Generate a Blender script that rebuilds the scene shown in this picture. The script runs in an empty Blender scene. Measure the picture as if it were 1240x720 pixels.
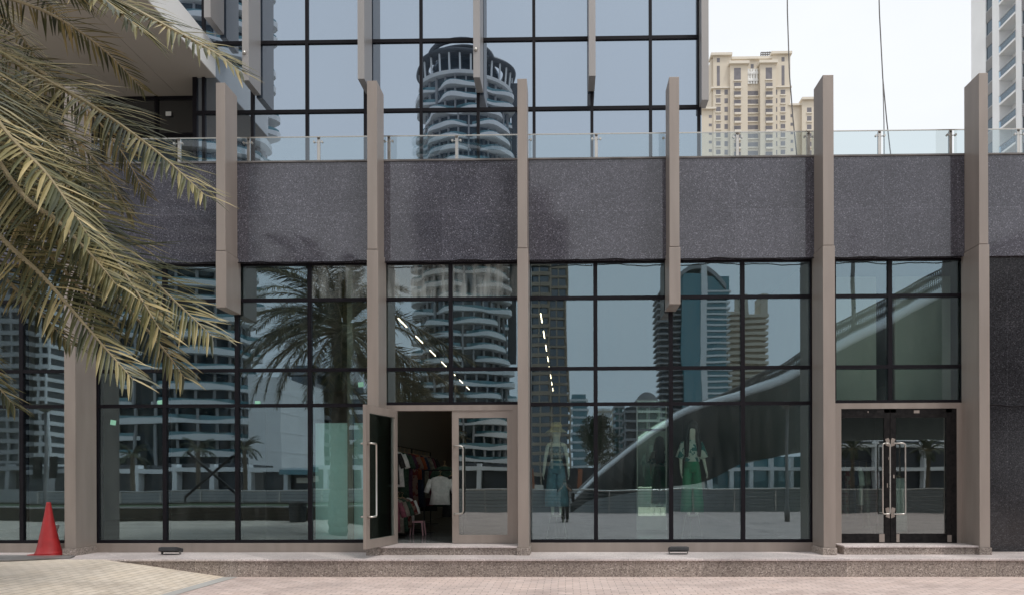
import bpy, bmesh, math, random
from mathutils import Vector, Matrix, Euler
random.seed(7)
R = math.radians
S = bpy.context.scene
COL = S.collection
# ---------------------------------------------------------------- camera
F, W, HH = 827.0, 1240.0, 720.0
CX, CY = 674.0, 580.0
CAMZ = 1.61
cd = bpy.data.cameras.new('camera'); cam = bpy.data.objects.new('camera', cd); COL.objects.link(cam)
CM = Matrix.Rotation(R(0.97), 4, 'Z') @ Matrix.Rotation(R(90), 4, 'X') @ Matrix.Rotation(R(-0.16), 4, 'Z')
cam.matrix_world = Matrix.Translation((0, 0, CAMZ)) @ CM
cd.sensor_width = 36; cd.lens = 36*F/W
cd.shift_x = -(CX-W/2)/W; cd.shift_y = (CY-HH/2)/W
cd.clip_start = 0.05; cd.clip_end = 6000
S.camera = cam
def at(px, py, Y):
    """world point at depth Y seen at a pixel of the 1240 px wide photograph"""
    d = CM.to_3x3() @ Vector(((px-CX)/F, -(py-CY)/F, -1))
    d = d/d.y
    return Vector((d.x*Y, Y, CAMZ+d.z*Y))
def AX(px, Y, py=400): return at(px, py, Y).x
YG = 12.38
def mir(px, py, Yv):
    """real point whose mirror image in the shop glass is seen at the pixel"""
    p = at(px, py, Yv); return Vector((p.x, 2*YG-Yv, p.z))
# ---------------------------------------------------------------- materials
MATS = {}
def N(nt, t, **k):
    n = nt.nodes.new(t)
    for a, b in k.items():
        if a.startswith('i_'): n.inputs[a[2:].replace('_', ' ')].default_value = b
        else: setattr(n, a, b)
    return n
def ramp(nt, fac, stops):
    r = N(nt, 'ShaderNodeValToRGB'); e = r.color_ramp.elements
    while len(e) < len(stops): e.new(0.5)
    for i, (p, c) in enumerate(stops):
        e[i].position = p; e[i].color = (*c, 1) if len(c) == 3 else c
    nt.links.new(fac, r.inputs[0]); return r.outputs[0]
def base(name):
    m = bpy.data.materials.new(name); m.use_nodes = True; nt = m.node_tree; nt.nodes.clear()
    out = N(nt, 'ShaderNodeOutputMaterial'); MATS[name] = m
    return m, nt, out
def pbr(name, col, rough=0.6, var=0.12, scale=3.0, metal=0.0, bump=0.0, bscale=40, spec=0.5, coord='Object', stretch=(1,1,1), col2=None):
    m, nt, out = base(name); L = nt.links.new
    b = N(nt, 'ShaderNodeBsdfPrincipled'); b.inputs['Roughness'].default_value = rough
    b.inputs['Metallic'].default_value = metal; b.inputs['Specular IOR Level'].default_value = spec
    tc = N(nt, 'ShaderNodeTexCoord'); mp = N(nt, 'ShaderNodeMapping'); mp.inputs['Scale'].default_value = stretch
    L(tc.outputs[coord], mp.inputs[0])
    nz = N(nt, 'ShaderNodeTexNoise'); nz.inputs['Scale'].default_value = scale; nz.inputs['Detail'].default_value = 6
    L(mp.outputs[0], nz.inputs['Vector'])
    c2 = col2 or tuple(c*(1+var) for c in col); c1 = tuple(c*(1-var) for c in col)
    L(ramp(nt, nz.outputs[0], [(0.3, c1), (0.7, c2)]), b.inputs['Base Color'])
    mr = N(nt, 'ShaderNodeMapRange'); mr.inputs['To Min'].default_value = max(0.02, rough-0.08); mr.inputs['To Max'].default_value = min(1, rough+0.08)
    L(nz.outputs[0], mr.inputs[0]); L(mr.outputs[0], b.inputs['Roughness'])
    if bump:
        n2 = N(nt, 'ShaderNodeTexNoise'); n2.inputs['Scale'].default_value = bscale; n2.inputs['Detail'].default_value = 4
        L(mp.outputs[0], n2.inputs['Vector'])
        bp = N(nt, 'ShaderNodeBump'); bp.inputs['Strength'].default_value = bump; bp.inputs['Distance'].default_value = 0.02
        L(n2.outputs[0], bp.inputs['Height']); L(bp.outputs[0], b.inputs['Normal'])
    L(b.outputs[0], out.inputs[0]); return m
def granite(name, dark, mid, light, rough, joint=None, spec=0.5, s=1.0, world=True):
    m, nt, out = base(name); L = nt.links.new
    b = N(nt, 'ShaderNodeBsdfPrincipled'); b.inputs['Roughness'].default_value = rough; b.inputs['Specular IOR Level'].default_value = spec
    g = N(nt, 'ShaderNodeNewGeometry')
    v = N(nt, 'ShaderNodeTexVoronoi'); v.inputs['Scale'].default_value = 55*s
    n = N(nt, 'ShaderNodeTexNoise'); n.inputs['Scale'].default_value = 38*s; n.inputs['Detail'].default_value = 5; n.inputs['Roughness'].default_value = 0.75
    big = N(nt, 'ShaderNodeTexNoise'); big.inputs['Scale'].default_value = 1.3; big.inputs['Detail'].default_value = 3
    for t in (v, n, big): L(g.outputs['Position'], t.inputs['Vector'])
    sep = N(nt, 'ShaderNodeSeparateColor'); L(v.outputs['Color'], sep.inputs[0])
    mx = N(nt, 'ShaderNodeMix'); mx.data_type = 'FLOAT'; mx.inputs['Factor'].default_value = 0.5
    L(sep.outputs[0], mx.inputs[2]); L(n.outputs[0], mx.inputs[3])
    c = ramp(nt, mx.outputs[0], [(0.28, dark), (0.5, mid), (0.68, mid), (0.8, light)])
    mm = N(nt, 'ShaderNodeMix'); mm.data_type = 'RGBA'; mm.blend_type = 'MULTIPLY'; mm.inputs[0].default_value = 1
    L(c, mm.inputs[6]); L(ramp(nt, big.outputs[0], [(0.3, (.82,.82,.82)), (0.7, (1.1,1.1,1.1))]), mm.inputs[7])
    col = mm.outputs[2]
    if joint:
        jw, jh, off = joint
        br = N(nt, 'ShaderNodeTexBrick'); br.offset = 0; br.inputs['Scale'].default_value = 1
        br.inputs['Brick Width'].default_value = jw; br.inputs['Row Height'].default_value = jh
        br.inputs['Mortar Size'].default_value = 0.004; br.inputs['Mortar Smooth'].default_value = 0
        br.inputs['Color1'].default_value = (.86,.86,.87,1); br.inputs['Color2'].default_value = (1.10,1.10,1.10,1); br.inputs['Mortar'].default_value = (1.5,1.5,1.5,1)
        sp = N(nt, 'ShaderNodeSeparateXYZ'); cb = N(nt, 'ShaderNodeCombineXYZ'); L(g.outputs['Position'], sp.inputs[0])
        ad = N(nt, 'ShaderNodeMath'); ad.operation = 'ADD'; ad.inputs[1].default_value = off
        ad2 = N(nt, 'ShaderNodeMath'); ad2.operation = 'ADD'; L(sp.outputs[0], ad2.inputs[0]); L(sp.outputs[1], ad2.inputs[1])
        ad3 = N(nt, 'ShaderNodeMath'); ad3.operation = 'ADD'; ad3.inputs[1].default_value = 20.13; L(ad2.outputs[0], ad3.inputs[0])
        L(sp.outputs[2], ad.inputs[0]); L(ad3.outputs[0], cb.inputs[0]); L(ad.outputs[0], cb.inputs[1]); L(cb.outputs[0], br.inputs['Vector'])
        m3 = N(nt, 'ShaderNodeMix'); m3.data_type = 'RGBA'; m3.blend_type = 'MULTIPLY'; m3.inputs[0].default_value = 1
        L(col, m3.inputs[6]); L(br.outputs[0], m3.inputs[7]); col = m3.outputs[2]
    L(col, b.inputs['Base Color'])
    mr = N(nt, 'ShaderNodeMapRange'); mr.inputs['To Min'].default_value = rough*0.7; mr.inputs['To Max'].default_value = rough*1.5
    L(big.outputs[0], mr.inputs[0]); L(mr.outputs[0], b.inputs['Roughness'])
    L(b.outputs[0], out.inputs[0]); return m
def glass(name, refl, tint, gtint, bump=0.0, bscale=0.9, opaque=None, dirt=0.0):
    """coated facade glass: part mirror, part tinted see-through (or dark spandrel)"""
    m, nt, out = base(name); L = nt.links.new
    gl = N(nt, 'ShaderNodeBsdfGlossy'); gl.inputs['Roughness'].default_value = 0.0; gl.inputs['Color'].default_value = (*gtint, 1)
    if opaque:
        tr = N(nt, 'ShaderNodeBsdfDiffuse'); tr.inputs['Color'].default_value = (*opaque, 1)
    else:
        tr = N(nt, 'ShaderNodeBsdfTransparent'); tr.inputs['Color'].default_value = (*tint, 1)
    g = N(nt, 'ShaderNodeNewGeometry')
    if bump:
        n = N(nt, 'ShaderNodeTexNoise'); n.inputs['Scale'].default_value = bscale; n.inputs['Detail'].default_value = 1.5
        oi = N(nt, 'ShaderNodeObjectInfo'); vm = N(nt, 'ShaderNodeVectorMath'); vm.operation = 'ADD'
        mu = N(nt, 'ShaderNodeMath'); mu.operation = 'MULTIPLY'; mu.inputs[1].default_value = 40; L(oi.outputs['Random'], mu.inputs[0])
        L(g.outputs['Position'], vm.inputs[0]); L(mu.outputs[0], vm.inputs[1]); L(vm.outputs[0], n.inputs['Vector'])
        bp = N(nt, 'ShaderNodeBump'); bp.inputs['Strength'].default_value = 1.0; bp.inputs['Distance'].default_value = bump
        wn = N(nt, 'ShaderNodeTexWhiteNoise'); wn.noise_dimensions = '1D'; L(oi.outputs['Random'], wn.inputs['W'])
        t1 = N(nt, 'ShaderNodeVectorMath'); t1.operation = 'SUBTRACT'; t1.inputs[1].default_value = (.5,.5,.5); L(wn.outputs['Color'], t1.inputs[0])
        t2 = N(nt, 'ShaderNodeVectorMath'); t2.operation = 'MULTIPLY_ADD'; t2.inputs[1].default_value = (.0026,)*3; L(t1.outputs[0], t2.inputs[0])
        L(n.outputs[0], bp.inputs['Height']); L(bp.outputs[0], t2.inputs[2]); L(t2.outputs[0], gl.inputs['Normal'])
    fr = N(nt, 'ShaderNodeLayerWeight'); fr.inputs['Blend'].default_value = 0.18
    mr = N(nt, 'ShaderNodeMapRange'); mr.inputs['To Min'].default_value = refl; mr.inputs['To Max'].default_value = 0.95
    L(fr.outputs['Fresnel'], mr.inputs[0]); mr.inputs['From Min'].default_value = 0.03
    mx = N(nt, 'ShaderNodeMixShader'); L(mr.outputs[0], mx.inputs[0]); L(tr.outputs[0], mx.inputs[1]); L(gl.outputs[0], mx.inputs[2])
    res = mx.outputs[0]
    if dirt:
        df = N(nt, 'ShaderNodeBsdfDiffuse'); df.inputs['Color'].default_value = (.55,.6,.58,1)
        mp = N(nt, 'ShaderNodeMapping'); mp.inputs['Scale'].default_value = (9, 9, 1.2); L(g.outputs['Position'], mp.inputs[0])
        dn = N(nt, 'ShaderNodeTexNoise'); dn.inputs['Scale'].default_value = 1.0; dn.inputs['Detail'].default_value = 6; L(mp.outputs[0], dn.inputs['Vector'])
        f = N(nt, 'ShaderNodeMapRange'); f.inputs['From Min'].default_value = 0.35; f.inputs['From Max'].default_value = 0.75; f.inputs['To Min'].default_value = 0.0; f.inputs['To Max'].default_value = dirt
        L(dn.outputs[0], f.inputs[0])
        m2 = N(nt, 'ShaderNodeMixShader'); L(f.outputs[0], m2.inputs[0]); L(res, m2.inputs[1]); L(df.outputs[0], m2.inputs[2]); res = m2.outputs[0]
    L(res, out.inputs[0]); return m
def emit(name, col, s):
    m, nt, out = base(name); e = N(nt, 'ShaderNodeEmission'); e.inputs[0].default_value = (*col, 1); e.inputs[1].default_value = s
    nt.links.new(e.outputs[0], out.inputs[0]); return m
def pavers(name, c1, c2, mortar, bw, rh, rot=0, rough=0.75):
    m, nt, out = base(name); L = nt.links.new
    b = N(nt, 'ShaderNodeBsdfPrincipled'); b.inputs['Roughness'].default_value = rough
    g = N(nt, 'ShaderNodeNewGeometry'); mp = N(nt, 'ShaderNodeMapping'); mp.inputs['Rotation'].default_value = (0, 0, rot)
    mp.inputs['Location'].default_value = (50.3, 50.1, 0); L(g.outputs['Position'], mp.inputs[0])
    wn = N(nt, 'ShaderNodeTexNoise'); wn.inputs['Scale'].default_value = 2.0; L(g.outputs['Position'], wn.inputs['Vector'])
    wv = N(nt, 'ShaderNodeVectorMath'); wv.operation = 'MULTIPLY_ADD'; wv.inputs[1].default_value = (.03,.03,0); L(wn.outputs['Color'], wv.inputs[0]); L(mp.outputs[0], wv.inputs[2])
    br = N(nt, 'ShaderNodeTexBrick'); br.inputs['Scale'].default_value = 1; br.inputs['Brick Width'].default_value = bw; br.inputs['Row Height'].default_value = rh
    br.inputs['Mortar Size'].default_value = 0.006; br.inputs['Mortar Smooth'].default_value = 0.3; br.inputs['Bias'].default_value = 0
    br.inputs['Color1'].default_value = (*c1, 1); br.inputs['Color2'].default_value = (*c2, 1); br.inputs['Mortar'].default_value = (*mortar, 1)
    L(wv.outputs[0], br.inputs['Vector'])
    n = N(nt, 'ShaderNodeTexNoise'); n.inputs['Scale'].default_value = 0.9; n.inputs['Detail'].default_value = 8; n.inputs['Roughness'].default_value = 0.7; L(g.outputs['Position'], n.inputs['Vector'])
    mm = N(nt, 'ShaderNodeMix'); mm.data_type = 'RGBA'; mm.blend_type = 'MULTIPLY'; mm.inputs[0].default_value = 1
    L(br.outputs[0], mm.inputs[6]); L(ramp(nt, n.outputs[0], [(0.3, (.66,.65,.65)), (0.5, (.97,.97,.97)), (0.75, (1.1,1.08,1.05))]), mm.inputs[7])
    L(mm.outputs[2], b.inputs['Base Color'])
    bp = N(nt, 'ShaderNodeBump'); bp.inputs['Distance'].default_value = 0.004; bp.invert = True; L(br.outputs['Fac'], bp.inputs['Height']); L(bp.outputs[0], b.inputs['Normal'])
    L(b.outputs[0], out.inputs[0]); return m
M = MATS
pbr('bronze', (.32,.275,.245), .42, .085, 2.6, metal=.3, stretch=(2,2,.22), spec=.4)
pbr('bronze_tower', (.34,.32,.31), .45, .05, 1.5, metal=.3, stretch=(1,1,.3))
pbr('black_frame', (.007,.006,.009), .5, .2, 5, spec=.18)
pbr('scuffed_black', (.006,.006,.007), .55, .3, 14, spec=.15, col2=(.02,.018,.018))
granite('granite_band', (.035,.035,.042), (.080,.078,.098), (.31,.31,.36), .06, (1.31, .86, -5.55), spec=.7, s=1.5)
granite('granite_dark', (.012,.012,.014), (.032,.032,.037), (.12,.12,.13), .14, (.66, .62, -5.55), spec=.45, s=1.5)
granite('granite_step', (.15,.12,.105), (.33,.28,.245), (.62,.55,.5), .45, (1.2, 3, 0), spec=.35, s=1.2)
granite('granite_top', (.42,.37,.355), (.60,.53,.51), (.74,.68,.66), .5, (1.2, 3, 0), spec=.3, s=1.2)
glass('shop_glass', .245, (.78,.91,.86), (.72,.95,1.08), bump=.0014, bscale=.8, dirt=.03)
glass('dusty_glass', .20, (.62,.76,.72), (.86,.97,1.0), bump=.0015, bscale=.8, dirt=.5)
glass('clear_back', .02, (.97,1,.98), (1,1,1))
glass('door_glass', .24, (.66,.80,.75), (.86,.97,1.0), bump=.0012, bscale=1.0)
glass('tower_glass', .44, None, (.74,.86,1.0), bump=.0007, bscale=.7, opaque=(.03,.04,.055))
glass('storefront_glass', .14, None, (.8,.85,.9), opaque=(.018,.018,.018), bump=.0006)
glass('rail_glass', .12, (.74,.79,.81), (.85,.93,1.0), bump=.0005)
glass('far_glass', .13, None, (.8,.9,1), opaque=(.018,.035,.05), bump=.002, bscale=.3)
glass('far_teal', .16, None, (.7,.9,.95), opaque=(.04,.15,.18))
pbr('steel', (.55,.52,.48), .3, .05, 8, metal=.9)
pbr('soffit', (.40,.36,.32), .6, .03, .6)
pbr('white_panel', (.78,.78,.77), .5, .03, 1)
pbr('concrete', (.42,.41,.39), .75, .08, 1.2, bump=.1)
pbr('white_render', (.84,.85,.86), .7, .06, .2)
pbr('beige_stone', (.64,.57,.47), .8, .05, .12, stretch=(1,1,.4))
pbr('beige_trim', (.70,.64,.55), .8, .04, .3)
pbr('brown_frame', (.42,.34,.26), .7, .1, .3)
pbr('grey_facade', (.35,.35,.36), .7, .1, .3)
pbr('dark_facade', (.06,.065,.075), .5, .2, .3)
pbr('window_grey', (.17,.16,.175), .35, .2, .6)
pbr('shaded_concrete', (.24,.25,.24), .8, .1, 1.2)  # bridge concrete with the shade of its underside put into the colour
pbr('window_dark', (.05,.055,.065), .25, .4, .6)
pbr('terrace_floor', (.35,.33,.31), .8)
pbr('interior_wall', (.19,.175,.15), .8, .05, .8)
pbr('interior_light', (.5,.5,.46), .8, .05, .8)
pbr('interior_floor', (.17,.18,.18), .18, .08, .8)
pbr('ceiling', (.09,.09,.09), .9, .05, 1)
pbr('teal_board', (.58,.76,.78), .75, .08, 1.2)
pbr('cone_red', (.34,.018,.02), .5, .18, 7, bump=.2, bscale=12)
pbr('black_rubber', (.03,.03,.032), .6, .3, 6)
pbr('dull_metal', (.16,.15,.145), .5, .35, 3)
def leafmat(name, stops, trans=.15):
    m, nt, out = base(name); L = nt.links.new; b = N(nt, 'ShaderNodeBsdfPrincipled'); b.inputs['Roughness'].default_value = .5
    g = N(nt, 'ShaderNodeNewGeometry'); n = N(nt, 'ShaderNodeTexNoise'); n.inputs['Scale'].default_value = 3; L(g.outputs['Position'], n.inputs['Vector'])
    mx = N(nt, 'ShaderNodeMix'); mx.data_type = 'FLOAT'; mx.inputs['Factor'].default_value = .45; L(g.outputs['Random Per Island'], mx.inputs[2]); L(n.outputs[0], mx.inputs[3])
    L(ramp(nt, mx.outputs[0], stops), b.inputs['Base Color']); L(b.outputs[0], out.inputs[0])
leafmat('leaf', [(.2,(.022,.028,.011)), (.42,(.07,.075,.028)), (.62,(.19,.165,.065)), (.82,(.44,.35,.17))])
pbr('leaf_far', (.05,.065,.03), .6, .35, 2.5)
pbr('rachis', (.30,.245,.14), .55, .15, 6)
pbr('bark', (.16,.125,.09), .9, .3, 9, bump=.8, bscale=14)
pbr('dead_leaf', (.27,.22,.14), .8, .2, 6)
pbr('soil', (.09,.07,.05), .95, .2, 6)
pbr('grass_green', (.05,.075,.025), .9, .3, 8)
pbr('water', (.02,.04,.045), .08, .2, .4, bump=.5, bscale=1.6)
pbr('asphalt', (.16,.16,.16), .85, .1, .5)
pbr('sandy_ground', (.30,.27,.23), .9, .12, .03)
pbr('mannequin_skin', (.70,.66,.60), .4, .02, 3)
pbr('skin', (.42,.27,.19), .55, .05, 8)
pbr('denim', (.10,.22,.30), .8, .25, 9, bump=.2)
pbr('green_cloth', (.004,.22,.10), .75, .2, 7, bump=.2, bscale=9)
pbr('lace_top', (.16,.18,.18), .8, .6, 30)
pbr('straw', (.55,.40,.18), .8, .2, 25)
pbr('hair_black', (.006,.006,.007), .45, .3, 20)
pbr('pink_plastic', (.55,.30,.33), .5)
pbr('wood_hanger', (.45,.30,.16), .5)
pbr('orange_brown', (.35,.10,.04), .7)
pbr('sticker', (.35,.75,.55), .6)
emit('strip_light', (1, .74, .52), 8.0)
pavers('pavers_pink', (.60,.475,.43), (.70,.57,.525), (.33,.27,.235), .22, .11, 0.0)
pavers('pavers_cream', (.64,.55,.45), (.72,.63,.53), (.40,.33,.27), .22, .11, R(90))
def cloth(name, c1, c2, s):
    m, nt, out = base(name); b = N(nt, 'ShaderNodeBsdfPrincipled'); b.inputs['Roughness'].default_value = .85
    tc = N(nt, 'ShaderNodeTexCoord'); n = N(nt, 'ShaderNodeTexNoise'); n.inputs['Scale'].default_value = s; n.inputs['Detail'].default_value = 2
    nt.links.new(tc.outputs['Object'], n.inputs['Vector'])
    nt.links.new(ramp(nt, n.outputs[0], [(.47, c1), (.5, c2)]), b.inputs['Base Color']); nt.links.new(b.outputs[0], out.inputs[0]); return m
cloth('leaf_print', (.01,.17,.17), (.65,.7,.66), 9)
for nm, c1, c2 in [('garment_black',(.01,.01,.012),(.02,.02,.02)), ('garment_white',(.75,.74,.72),(.66,.66,.64)), ('garment_purple',(.06,.015,.045),(.04,.01,.03)),
                   ('garment_red',(.13,.012,.012),(.2,.13,.1)), ('garment_orange',(.3,.07,.02),(.25,.05,.015)), ('garment_green',(.012,.035,.02),(.03,.06,.04)),
                   ('garment_pink',(.13,.035,.05),(.10,.025,.04)), ('garment_cream',(.22,.19,.15),(.16,.13,.11)), ('garment_blue',(.012,.02,.05),(.02,.03,.06))]:
    cloth(nm, c1, c2, 12)
# ---------------------------------------------------------------- mesh tools
class MB:
    def __init__(s): s.v = []; s.f = []; s.mi = []; s.cur = 0
    def quad(s, *p):
        n = len(s.v); s.v += [tuple(q) for q in p]; s.f.append(tuple(range(n, n+len(p)))); s.mi.append(s.cur)
    def box(s, x0, x1, y0, y1, z0, z1, front=None):
        if x0 > x1: x0, x1 = x1, x0
        if y0 > y1: y0, y1 = y1, y0
        if z0 > z1: z0, z1 = z1, z0
        n = len(s.v)
        s.v += [(x0,y0,z0),(x1,y0,z0),(x1,y1,z0),(x0,y1,z0),(x0,y0,z1),(x1,y0,z1),(x1,y1,z1),(x0,y1,z1)]
        fs = [(0,3,2,1),(4,5,6,7),(0,1,5,4),(1,2,6,5),(2,3,7,6),(3,0,4,7)]
        for i, f in enumerate(fs):
            s.f.append(tuple(n+k for k in f)); s.mi.append(s.cur if (front is None or i == 2) else front)
        return s
    def rbox(s, c, size, rot=(0,0,0)):
        n = len(s.v); m = Euler(rot).to_matrix(); c = Vector(c)
        for dz in (-.5,.5):
            for dx, dy in ((-.5,-.5),(.5,-.5),(.5,.5),(-.5,.5)):
                s.v.append(tuple(c + m @ Vector((dx*size[0], dy*size[1], dz*size[2]))))
        for f in [(0,3,2,1),(4,5,6,7),(0,1,5,4),(1,2,6,5),(2,3,7,6),(3,0,4,7)]: s.f.append(tuple(n+k for k in f)); s.mi.append(s.cur)
        return s
    def prism(s, pts, z0, z1):
        n = len(s.v); k = len(pts)
        s.v += [(p[0],p[1],z0) for p in pts] + [(p[0],p[1],z1) for p in pts]
        s.f.append(tuple(n+i for i in reversed(range(k)))); s.f.append(tuple(n+k+i for i in range(k))); s.mi += [s.cur]*2
        for i in range(k):
            j = (i+1) % k; s.f.append((n+i, n+j, n+k+j, n+k+i)); s.mi.append(s.cur)
        return s
    def tube(s, pts, r, seg=8, cap=True, flat=1.0):
        pts = [Vector(p) for p in pts]; rs = r if isinstance(r, (list, tuple)) else [r]*len(pts)
        n = len(s.v); up = Vector((0,0,1)); prev = None
        for i, p in enumerate(pts):
            t = (pts[min(i+1, len(pts)-1)] - pts[max(i-1, 0)])
            t = t.normalized() if t.length > 1e-9 else up
            a = prev if prev is not None else (Vector((1,0,0)) if abs(t.z) > .9 else up)
            a = (a - t*a.dot(t)); a = a.normalized() if a.length > 1e-6 else t.orthogonal().normalized(); prev = a
            b = t.cross(a)
            for k in range(seg):
                th = 2*math.pi*k/seg; s.v.append(tuple(p + (a*math.cos(th) + b*math.sin(th)*flat)*rs[i]))
        for i in range(len(pts)-1):
            for k in range(seg):
                a0 = n+i*seg+k; a1 = n+i*seg+(k+1) % seg; s.f.append((a0, a1, a1+seg, a0+seg)); s.mi.append(s.cur)
        if cap:
            s.f.append(tuple(n+k for k in reversed(range(seg)))); s.f.append(tuple(n+(len(pts)-1)*seg+k for k in range(seg))); s.mi += [s.cur]*2
        return s
    def loft(s, rings, cap=True):
        n = len(s.v); k = len(rings[0])
        for r in rings: s.v += [tuple(p) for p in r]
        for i in range(len(rings)-1):
            for j in range(k):
                a = n+i*k+j; b = n+i*k+(j+1) % k; s.f.append((a, b, b+k, a+k)); s.mi.append(s.cur)
        if cap:
            s.f.append(tuple(n+j for j in reversed(range(k)))); s.f.append(tuple(n+(len(rings)-1)*k+j for j in range(k))); s.mi += [s.cur]*2
        return s
    def ell(s, cs, seg=16):
        """stack of ellipses: (cx,cy,z,rx,ry)"""
        return s.loft([[(cx+rx*math.cos(2*math.pi*k/seg), cy+ry*math.sin(2*math.pi*k/seg), z) for k in range(seg)] for cx, cy, z, rx, ry in cs])
    def build(s, name, mat, parent=None, smooth=False, bevel=0, loc=None):
        me = bpy.data.meshes.new(name); v = s.v
        org = Vector((0,0,0))
        if loc is not None: org = Vector(loc); v = [tuple(Vector(p)-org) for p in v]
        me.from_pydata(v, [], s.f); me.update()
        for m in (mat if isinstance(mat, (list, tuple)) else [mat]): me.materials.append(MATS[m])
        me.polygons.foreach_set('material_index', s.mi)
        if smooth: me.polygons.foreach_set('use_smooth', [True]*len(s.f))
        o = bpy.data.objects.new(name, me); COL.objects.link(o); o.location = org
        if parent is not None: o.parent = parent; o.matrix_parent_inverse = Matrix.Translation(parent_loc(parent)).inverted()
        if bevel:
            b = o.modifiers.new('bevel', 'BEVEL'); b.width = bevel; b.segments = 2; b.limit_method = 'ANGLE'
        return o
def parent_loc(p):
    v = p.location.copy(); q = p
    # children are built in world coordinates; parents carry only a translation at build time
    if q.parent is not None: v = WLOC[q.name]
    return v
WLOC = {}
_build = MB.build
def _b(s, name, mat, parent=None, smooth=False, bevel=0, loc=None):
    o = _build(s, name, mat, parent, smooth, bevel, loc); WLOC[o.name] = Vector(loc) if loc is not None else Vector((0,0,0)); return o
MB.build = _b
def tag(o, label=None, cat=None, group=None, kind=None):
    if label: o['label'] = label
    if cat: o['category'] = cat
    if group: o['group'] = group
    if kind: o['kind'] = kind
    return o
def thing(name, loc, label, cat, group=None):
    o = bpy.data.objects.new(name, None); COL.objects.link(o); o.location = loc; o.empty_display_size = .2
    return tag(o, label, cat, group)
def copy_tree(o, parent=None):
    c = o.copy(); COL.objects.link(c)
    if parent is not None: c.parent = parent; c.matrix_parent_inverse = o.matrix_parent_inverse.copy()
    for ch in o.children: copy_tree(ch, c)
    return c
# ================================================================ world and light
SUN_EL, SUN_AZ = 64, 138      # azimuth of the sun measured clockwise from +Y
w = bpy.data.worlds.new('World'); S.world = w; w.use_nodes = True; nt = w.node_tree; nt.nodes.clear()
sky = N(nt, 'ShaderNodeTexSky'); sky.sky_type = 'NISHITA'; sky.sun_disc = False; sky.sun_elevation = R(SUN_EL); sky.sun_rotation = R(SUN_AZ)
sky.air_density = 1.0; sky.dust_density = 6.0; sky.ozone_density = 1.0; sky.altitude = 0
hs = N(nt, 'ShaderNodeHueSaturation'); hs.inputs['Saturation'].default_value = .22
tc = N(nt, 'ShaderNodeTexCoord'); mp = N(nt, 'ShaderNodeMapping'); mp.inputs['Scale'].default_value = (1.2,1.2,3.2)
nz = N(nt, 'ShaderNodeTexNoise'); nz.inputs['Scale'].default_value = 1.6; nz.inputs['Detail'].default_value = 5
mx = N(nt, 'ShaderNodeMix'); mx.data_type = 'RGBA'; mx.blend_type = 'MULTIPLY'; mx.inputs[0].default_value = 1
# high thin cloud: most of the sky is an even bright white veil over the clear-sky colour
veil = N(nt, 'ShaderNodeMix'); veil.data_type = 'RGBA'; veil.inputs[7].default_value = (5.75, 5.95, 6.2, 1); nt.links.new(ramp(nt, nz.outputs[0], [(.3, (.78,)*3), (.7, (.92,)*3)]), veil.inputs[0])
bg = N(nt, 'ShaderNodeBackground'); bg.inputs[1].default_value = .15; wo = N(nt, 'ShaderNodeOutputWorld'); L = nt.links.new
L(sky.outputs[0], hs.inputs['Color']); L(tc.outputs['Generated'], mp.inputs[0]); L(mp.outputs[0], nz.inputs['Vector'])
L(hs.outputs[0], mx.inputs[6]); L(ramp(nt, nz.outputs[0], [(.3, (.93,.95,.99)), (.7, (1.04,1.03,1.0))]), mx.inputs[7])
L(mx.outputs[2], veil.inputs[6]); L(veil.outputs[2], bg.inputs[0]); L(bg.outputs[0], wo.inputs[0])
sd = bpy.data.lights.new('sun', 'SUN'); sd.energy = 1.25; sd.angle = R(10); sd.color = (1, .96, .9)
so = bpy.data.objects.new('sun', sd); COL.objects.link(so)
sv = Vector((math.sin(R(SUN_AZ))*math.cos(R(SUN_EL)), math.cos(R(SUN_AZ))*math.cos(R(SUN_EL)), math.sin(R(SUN_EL))))
so.rotation_euler = sv.to_track_quat('Z', 'Y').to_euler(); so.location = sv*50
vs = S.view_settings; vs.view_transform = 'Standard'; vs.look = 'None'; vs.exposure = 0.27; vs.gamma = 1.0
# ================================================================ ground
LEDGE_Y, LEDGE_Z, STEP_Z = 11.26, .30, .455
KX = -5.58
def rampz(x): return LEDGE_Z*min(1, max(0, (KX-.12-x)/2.05))
def struct(o): o['kind'] = 'structure'; return o
m = MB(); m.box(-1500, 1500, -1500, -38, -1.2, -.06); m.box(-1500, 1500, 31, 1500, -1.2, -.06)
m.box(-1500, -26, -8.5, 31, -1.2, -.06); m.box(26, 1500, -8.5, 31, -1.2, -.06); m.box(-26, 26, 11.3, 31, -1.2, -.06)
struct(m.build('ground', 'sandy_ground'))
m = MB(); m.box(KX, 26, -8.5, 11.32, -.4, 0); struct(m.build('pavement', 'pavers_pink'))
m = MB(); xs = [-26, -12, KX-2.17] + [KX-2.17+2.05*i/8 for i in range(1, 9)]
for a, b in zip(xs[:-1], xs[1:]): m.quad((a,-8.5,rampz(a)), (b,-8.5,rampz(b)), (b,11.32,rampz(b)), (a,11.32,rampz(a)))
struct(m.build('paved_ramp', 'pavers_cream'))
m = MB(); pts = [(KX-.12+.06*math.sin(y*.5), y) for y in [11.26-.5*i for i in range(40)]]
n = len(m.v)
for (x, y), (x2, y2) in zip(pts[:-1], pts[1:]):
    m.quad((x-.07,y,.006), (x2-.07,y2,.006), (x2+.24,y2,.006), (x+.24,y,.006))
struct(m.build('kerb_strip', 'concrete'))
m = MB(); m.box(-60, 60, -31, -8.5, -2.4, -1.75); struct(m.build('canal_water', 'water'))
m = MB(); m.box(-60, 60, -8.9, -8.5, -2.4, -.06); struct(m.build('quay_wall', 'concrete'))
m = MB(); m.box(-200, 200, -38, -31, -2.4, -.05); struct(m.build('far_promenade', 'concrete'))
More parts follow.
